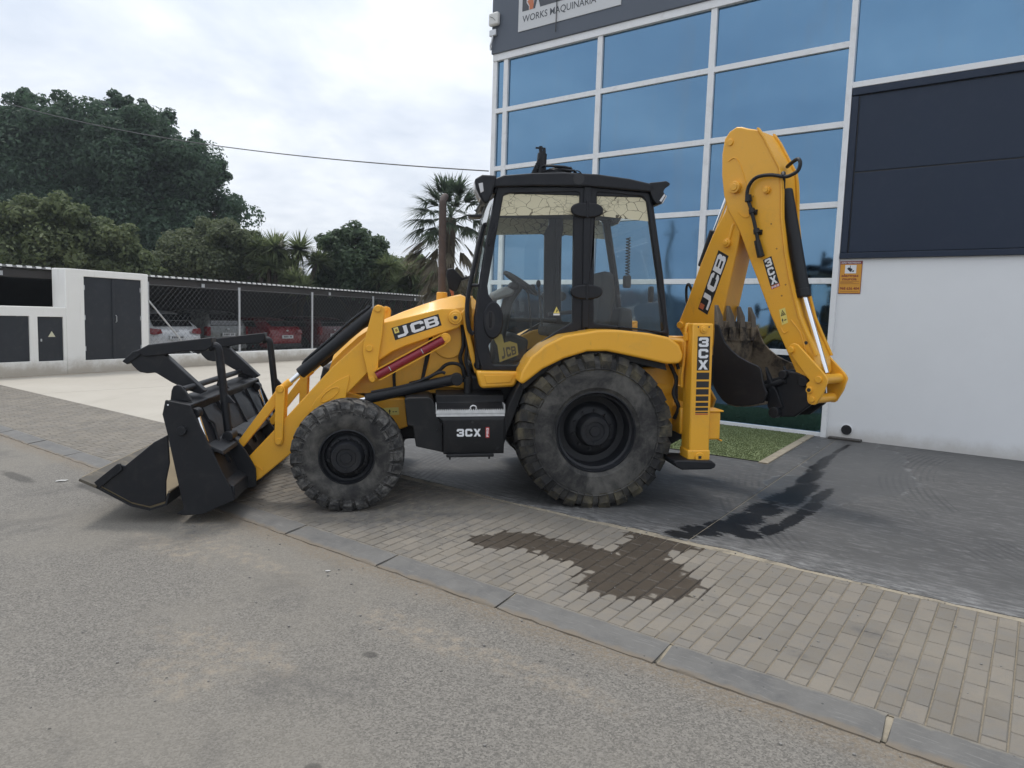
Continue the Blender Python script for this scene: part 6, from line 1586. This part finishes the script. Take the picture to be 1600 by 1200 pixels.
wq.flat([[quad_map(QW, *q) for q in ((.2, .12), (.3, .12), (.3, .25), (.42, .25), (.25, .42), (.1, .25), (.2, .25))]], .1622); wq.flat([[quad_map(QW, *q) for q in ((.5, .2), (.85, .2), (.85, .27), (.5, .27))]], .1622); wq.build('warning_mark', INK, dip, smooth=0)
# hoses on the dipper
hp = smooth_line([(.80, .03, 3.21), (.87, .10, 3.22), (.964, .16, 3.235), (.999, .18, 3.19), (.985, .19, 3.125), (.92, .20, 3.09), (.863, .20, 3.088), (.728, .205, 3.118), (.593, .205, 3.111), (.520, .20, 3.041), (.509, .20, 2.947), (.535, .20, 2.88), (.562, .20, 2.816), (.629, .20, 2.605), (.655, .20, 2.49)], 5)
MB(BH).tube(hp, .017, 9).build('dipper_hose', SLEEVE, bl_)
b = MB(BH)
for p0, p1 in (((.520, .2, 2.96), (.528, .2, 2.90)), ((.558, .19, 2.83), (.572, .19, 2.79)), ((.618, .19, 2.64), (.632, .19, 2.60)), ((.640, .20, 2.53), (.690, .20, 2.38))): b.cyl(p0, p1, .028, .034, 10)
b.cyl((.565, .165, 2.80), (.605, .165, 2.80), .024, n=10); b.cyl((.628, .165, 2.61), (.668, .165, 2.61), .024, n=10)
b.build_each('hose_fitting', SLEEVE, bl_)
MB(BH).tube(smooth_line([(.86, .20, 3.09), (.835, .16, 3.12), (.80, .08, 3.0)], 4), .022, 8).build('dipper_hose', SLEEVE, bl_)
# bucket cylinder
bcy = bpy.data.objects.new('bucket_cylinder', None); COL.objects.link(bcy); bcy.parent = bl_
MB(BH).cyl((.800, .03, 3.00), (1.035, .03, 2.055), .062, n=20).build('barrel', SLEEVE, bcy, bevel=.012)
MB(BH).cyl((1.027, .03, 2.085), (1.045, .03, 2.012), .068, n=20).build('gland', SLEEVE, bcy, bevel=.006)
MB(BH).cyl((1.04, .03, 2.04), (1.300, .03, 1.335), .028, n=16).build('rod', CHROME, bcy)
MB(BH).tube([(.775, .05, 2.95), (.85, .055, 2.70), (.90, .055, 2.50), (.965, .05, 2.30)], .014, 7).build('hose', SLEEVE, bcy)
dcy = bpy.data.objects.new('dipper_cylinder', None); COL.objects.link(dcy); dcy.parent = bl_
MB(BH).cyl((-.06, 0, 2.32), (.06, 0, 2.68), .055, n=18).build('barrel', SLEEVE, dcy, bevel=.01)
MB(BH).cyl((.06, 0, 2.68), (.25, 0, 3.20), .026, n=14).build('rod', CHROME, dcy)
MB(BH).tube(smooth_line([(-.10, .10, 2.06), (-.15, .10, 2.14), (-.19, .08, 2.10), (-.18, .08, 1.98), (-.14, .10, 1.92)], 5), .014, 7).build_each('hydraulic_hose', SLEEVE, bl_)
# tipping links
LNK = [(1.036, 1.564), (1.050, 1.582), (1.080, 1.592), (1.114, 1.584), (1.371, 1.341), (1.398, 1.305), (1.405, 1.284), (1.376, 1.176), (1.323, 1.073), (1.305, 1.060), (1.278, 1.057), (1.250, 1.067), (1.237, 1.086), (1.218, 1.237), (1.247, 1.27), (1.058, 1.485), (1.038, 1.52)]
for o0, o1 in ((.195, .225), (-.205, -.175)): MB(BH).prism(LNK, o0, o1).build('tipping_link', YEL, bl_, bevel=.006)
p = MB(BH)
for x, z, r in ((1.33, 1.285, .045), (1.282, 1.106, .042)): p.cyl((x, -.18, z), (x, .20, z), r, n=18)
p.cyl((1.062, -.21, 1.532), (1.062, .255, 1.532), .030, n=16); p.cyl((1.33, .22, 1.285), (1.33, .245, 1.285), .030, n=18); p.cyl((1.253, .22, 1.187), (1.253, .24, 1.187), .030, n=18); p.cyl((1.282, .22, 1.106), (1.282, .24, 1.106), .026, n=18)
p.build_each('link_pin', YEL, bl_, bevel=.004)
p = MB(BH); p.cyl((1.253, .238, 1.187), (1.253, .2415, 1.187), .017, n=14); p.build('pin_hole', INK, bl_)
# quick hitch
QH = [(.779, 1.225), (.944, 1.28), (1.022, 1.335), (1.10, 1.33), (1.185, 1.300), (1.219, 1.236), (1.242, 1.047), (1.103, .923), (.98, .905), (.91, .889), (.851, .971), (.80, 1.05)]
qh = MB(BH); qh.prism(QH, .12, .17); qh.prism(QH, -.17, -.12); qh.prism([(.92, 1.25), (1.15, 1.28), (1.18, 1.10), (1.05, .98), (.92, 1.0)], -.12, .12); qh.build_each('quick_hitch', BLK, bl_, bevel=.012)
p = MB(BH); p.cyl((.935, -.24, .945), (.935, .24, .945), .050, n=18); p.cyl((1.165, -.19, 1.25), (1.165, .19, 1.25), .045, n=18); p.cyl((.985, -.20, 1.30), (.985, .22, 1.30), .040, n=16); p.cyl((.80, .18, 1.16), (1.0, .18, 1.25), .028, n=10); p.build_each('hitch_pin', BLK, bl_, bevel=.006)
# digging bucket
dbk = bpy.data.objects.new('digging_bucket', None); COL.objects.link(dbk); dbk.parent = bl_
BK = [(.350, 1.745), (.385, 1.735), (.405, 1.705), (.430, 1.64), (.474, 1.565), (.545, 1.500), (.626, 1.445), (.72, 1.405), (.804, 1.378), (.840, 1.36), (.857, 1.335), (.882, 1.227), (.93, 1.13), (.90, 1.04), (.761, 1.000), (.623, .981), (.540, .990), (.475, 1.026), (.425, 1.075), (.384, 1.133), (.362, 1.20), (.350, 1.40)]
MB(BH).prism(BK, .345, .37).build('side_wall', BLK, dbk, bevel=.005); MB(BH).prism(BK, -.37, -.345).build('side_wall', MUDM, dbk, bevel=.005)
SHL = [(.352, 1.755), (.352, 1.60), (.350, 1.40), (.362, 1.20), (.384, 1.133), (.425, 1.075), (.475, 1.026), (.540, .990), (.623, .981), (.761, 1.000), (.85, 1.028)]
MB(BH).sheet(SHL, .022, -.345, .345).build('shell', MUDM, dbk, smooth=30)
MB(BH).box(.368, .384, -.345, .345, 1.585, 1.605).build('wear_strip', MUDM, dbk)
MB(BH).box(.338, .372, -.36, .36, 1.70, 1.775).build('cutting_edge', MUDM, dbk, bevel=.006)
for o_ in (.31, .10, -.10, -.31):
    tm = MB(BH)
    tm.add([(.335, o_ - .045, 1.70), (.385, o_ - .045, 1.70), (.385, o_ + .045, 1.70), (.335, o_ + .045, 1.70), (.326, o_ - .042, 1.82), (.374, o_ - .042, 1.82), (.374, o_ + .042, 1.82), (.326, o_ + .042, 1.82), (.308, o_ - .022, 1.925), (.330, o_ - .022, 1.925), (.330, o_ + .022, 1.925), (.308, o_ + .022, 1.925)],
           [(0, 1, 2, 3), (0, 4, 5, 1), (1, 5, 6, 2), (2, 6, 7, 3), (3, 7, 4, 0), (4, 8, 9, 5), (5, 9, 10, 6), (6, 10, 11, 7), (7, 11, 8, 4), (8, 11, 10, 9)])
    tm.build('tooth', paint('worn_tooth', (.13, .11, .085), .7, var=.4, scale=9), dbk, bevel=.008)
    MB(BH).box(.372, .392, o_ - .05, o_ + .05, 1.58, 1.72).build('tooth_shank', MUDM, dbk, bevel=.006)
MB(BH).prism([(.80, 1.36), (.88, 1.22), (.94, 1.13), (1.0, 1.0), (.90, .94), (.85, .99), (.86, 1.10)], .145, .20).build('hanger_ear', BLK, dbk, bevel=.006)
MB(BH).prism([(.80, 1.36), (.88, 1.22), (.94, 1.13), (1.0, 1.0), (.90, .94), (.85, .99), (.86, 1.10)], -.20, -.145).build('hanger_ear', BLK, dbk, bevel=.006)

# ---- clamshell loading bucket and folded pallet forks
lbk = bpy.data.objects.new('loading_bucket', None); COL.objects.link(lbk); lbk.parent = bl_
PLT = [(-3.515, .983), (-3.541, .870), (-3.509, .710), (-3.408, .104), (-3.465, .062), (-3.396, .047), (-3.257, .055), (-3.014, .168), (-3.046, .274), (-3.311, .883), (-3.330, .941)]
JAW = [(-3.517, .700), (-3.622, .643), (-3.847, .456), (-3.888, .467), (-4.063, .329), (-4.03, .296), (-3.998, .276), (-3.813, .161), (-3.677, .123), (-3.551, .162), (-3.545, .325), (-3.512, .472)]
for s_ in (-1, 1):
    MB().prism(PLT, *sorted((s_ * 1.145, s_ * 1.175))).build('side_plate', BLK, lbk, bevel=.005)
    MB().prism(JAW, *sorted((s_ * 1.125, s_ * 1.150))).build('jaw_plate', BLK, lbk, bevel=.005)
    MB().prism([(-3.875, .478), (-3.895, .478), (-4.075, .333), (-4.04, .285), (-3.86, .43)], *sorted((s_ * 1.150, s_ * 1.172))).build('jaw_side_cutter', BLK, lbk, bevel=.004)
    MB().cyl((-3.396, s_ * 1.16, .739), (-3.396, s_ * 1.205, .739), .040, n=8).build('jaw_pivot', BLK, lbk, bevel=.005)
    MB().cyl((-3.495, s_ * 1.174, .945), (-3.495, s_ * 1.1765, .945), .007, n=10).build('sling_hole', WHT, lbk)
    MB().prism([(-3.516, .969), (-3.505, 1.045), (-3.49, 1.08), (-3.462, 1.093), (-3.430, 1.081), (-3.40, 1.04), (-3.350, .955)], *sorted((s_ * 1.02, s_ * 1.06))).build('fork_ear', BLK, lbk, bevel=.006)
    cy = bpy.data.objects.new('clam_cylinder', None); COL.objects.link(cy); cy.parent = bl_
    MB().cyl((-3.325, s_ * 1.00, .862), (-3.325, s_ * 1.11, .862), .045, n=16).build('eye', BLK, cy, bevel=.006)
    MB().cyl((-3.318, s_ * 1.06, .86), (-3.222, s_ * 1.06, .51), .024, n=14).build('rod', CHROME, cy)
    MB().cyl((-3.232, s_ * 1.06, .55), (-3.12, s_ * 1.06, .16), .042, n=16).build('barrel', SLEEVE, cy, bevel=.006)
    MB().tube(smooth_line([(-3.27, s_ * .90, .78), (-3.24, s_ * .86, .74), (-3.22, s_ * .88, .66), (-3.18, s_ * .93, .55), (-3.17, s_ * .94, .40)], 4), .010, 6).build('hose', SLEEVE, cy)
MB().prism([(-3.44, .985), (-3.42, 1.06), (-3.40, 1.06), (-3.32, .955)], -.06, -.02).build('fork_ear', BLK, lbk, bevel=.006)
MB().prism([(-3.512, .978), (-3.528, .90), (-3.36, .86), (-3.325, .940)], -1.145, 1.145).build('top_beam', BLK, lbk, bevel=.012)
MB().sheet([(-3.40, .90), (-3.30, .76), (-3.15, .42), (-3.075, .23), (-3.10, .15), (-3.25, .075), (-3.44, .055)], .022, -1.145, 1.145).build('back_sheet', BLK, lbk, smooth=30)
MB().prism([(-3.22, .62), (-3.10, .56), (-3.09, .53), (-3.21, .58)], -1.145, 1.145).build('back_ledge', BLK, lbk, bevel=.005)
MB().prism([(-3.14, .34), (-3.02, .27), (-3.015, .16), (-3.20, .09), (-3.22, .11)], -1.145, 1.145).build('heel_beam', BLK, lbk, bevel=.008)
for y in (-.86, -.40, .10, .62):
    MB().prism([(-3.352, .868), (-3.325, .885), (-3.11, .42), (-3.145, .40)], y - .008, y + .008).build('back_rib', BLK, lbk)
for y in (-.60, .60):
    for d_ in (-.10, .10):
        MB().prism([(-3.24, .62), (-3.12, .60), (-3.03, .48), (-2.95, .32), (-2.95, .16), (-3.05, .14), (-3.12, .22)], y + d_ - .012, y + d_ + .012).build('hanger_plate', BLK, lbk, bevel=.005)
JFL = [(-4.185, .362), (-4.06, .300), (-3.998, .262), (-3.813, .150), (-3.677, .112), (-3.551, .150), (-3.53, .24)]
MB().sheet(JFL, .016, -1.124, 1.124).build('jaw_floor', WORN, lbk, smooth=30)
MB().sheet([(x + (.004 if x < -4.1 else 0), z - .0165) for x, z in JFL], .015, -1.150, 1.150).build('jaw_underside', BLK, lbk, smooth=30)
MB().sheet([(-4.185, .358), (-4.06, .296)], .024, -1.172, 1.172).build('jaw_lip', paint('dark_worn_edge', (.075, .064, .048), .6, var=.4, scale=6, dirt=(.24, .19, .12), dirt_amt=.7), lbk, bevel=.004)
MB().sheet([(-3.535, .25), (-3.545, .45), (-3.52, .70)], .02, .60, 1.124).build('jaw_back', MUDM, lbk, smooth=30)
MB().cyl((-3.432, -1.03, 1.050), (-3.432, 1.03, 1.050), .026, n=14).build('fork_rod', BLK, lbk)
MBs = MB
def fork(y, w, dx=0.0):
    def MB(): return MBs(Matrix.Translation((dx, 0, 0)))
    fk = bpy.data.objects.new('pallet_fork', None); COL.objects.link(fk); fk.parent = bl_
    MB().prism([(-3.946, 1.286), (-3.912, 1.225), (-3.88, 1.19), (-3.856, 1.171), (-3.80, 1.160), (-3.733, 1.166), (-3.611, 1.085), (-3.47, 1.01), (-3.378, .982), (-3.340, 1.006), (-3.647, 1.310), (-3.78, 1.385), (-3.878, 1.355)], y - .05, y + .05).build('heel', BLK, fk, bevel=.008)
    MB().prism([(-3.88, 1.345), (-3.774, 1.402), (-3.266, 1.465), (-3.262, 1.39), (-3.32, 1.352), (-3.50, 1.345), (-3.66, 1.315), (-3.80, 1.30)], y - w / 2, y + w / 2).build('blade', BLK, fk, bevel=.008)
    MB().prism([(-3.99, 1.262), (-3.95, 1.235), (-3.82, 1.33), (-3.84, 1.36), (-3.90, 1.345)], y - .06, y + .06).build('stop', BLK, fk, bevel=.006)
    MB().tube(smooth_line([(-3.30, y - .02, 1.375), (-3.255, y - .02, 1.39), (-3.228, y - .02, 1.37), (-3.218, y - .02, 1.30), (-3.19, y - .02, .95), (-3.165, y - .02, .62)], 5), .034, 10).build('shank', BLK, fk)
    MB().prism([(-3.22, .985), (-3.17, .985), (-3.10, .90), (-3.18, .90)], y - .04, y).build('shank_lug', BLK, fk, bevel=.004)
    MB().cyl((-3.155, y - .10, .62), (-3.155, y + .08, .62), .045, n=14).build('shank_pin', BLK, fk, bevel=.006)
fork(-.70, .13); fork(.80, .13, .11)
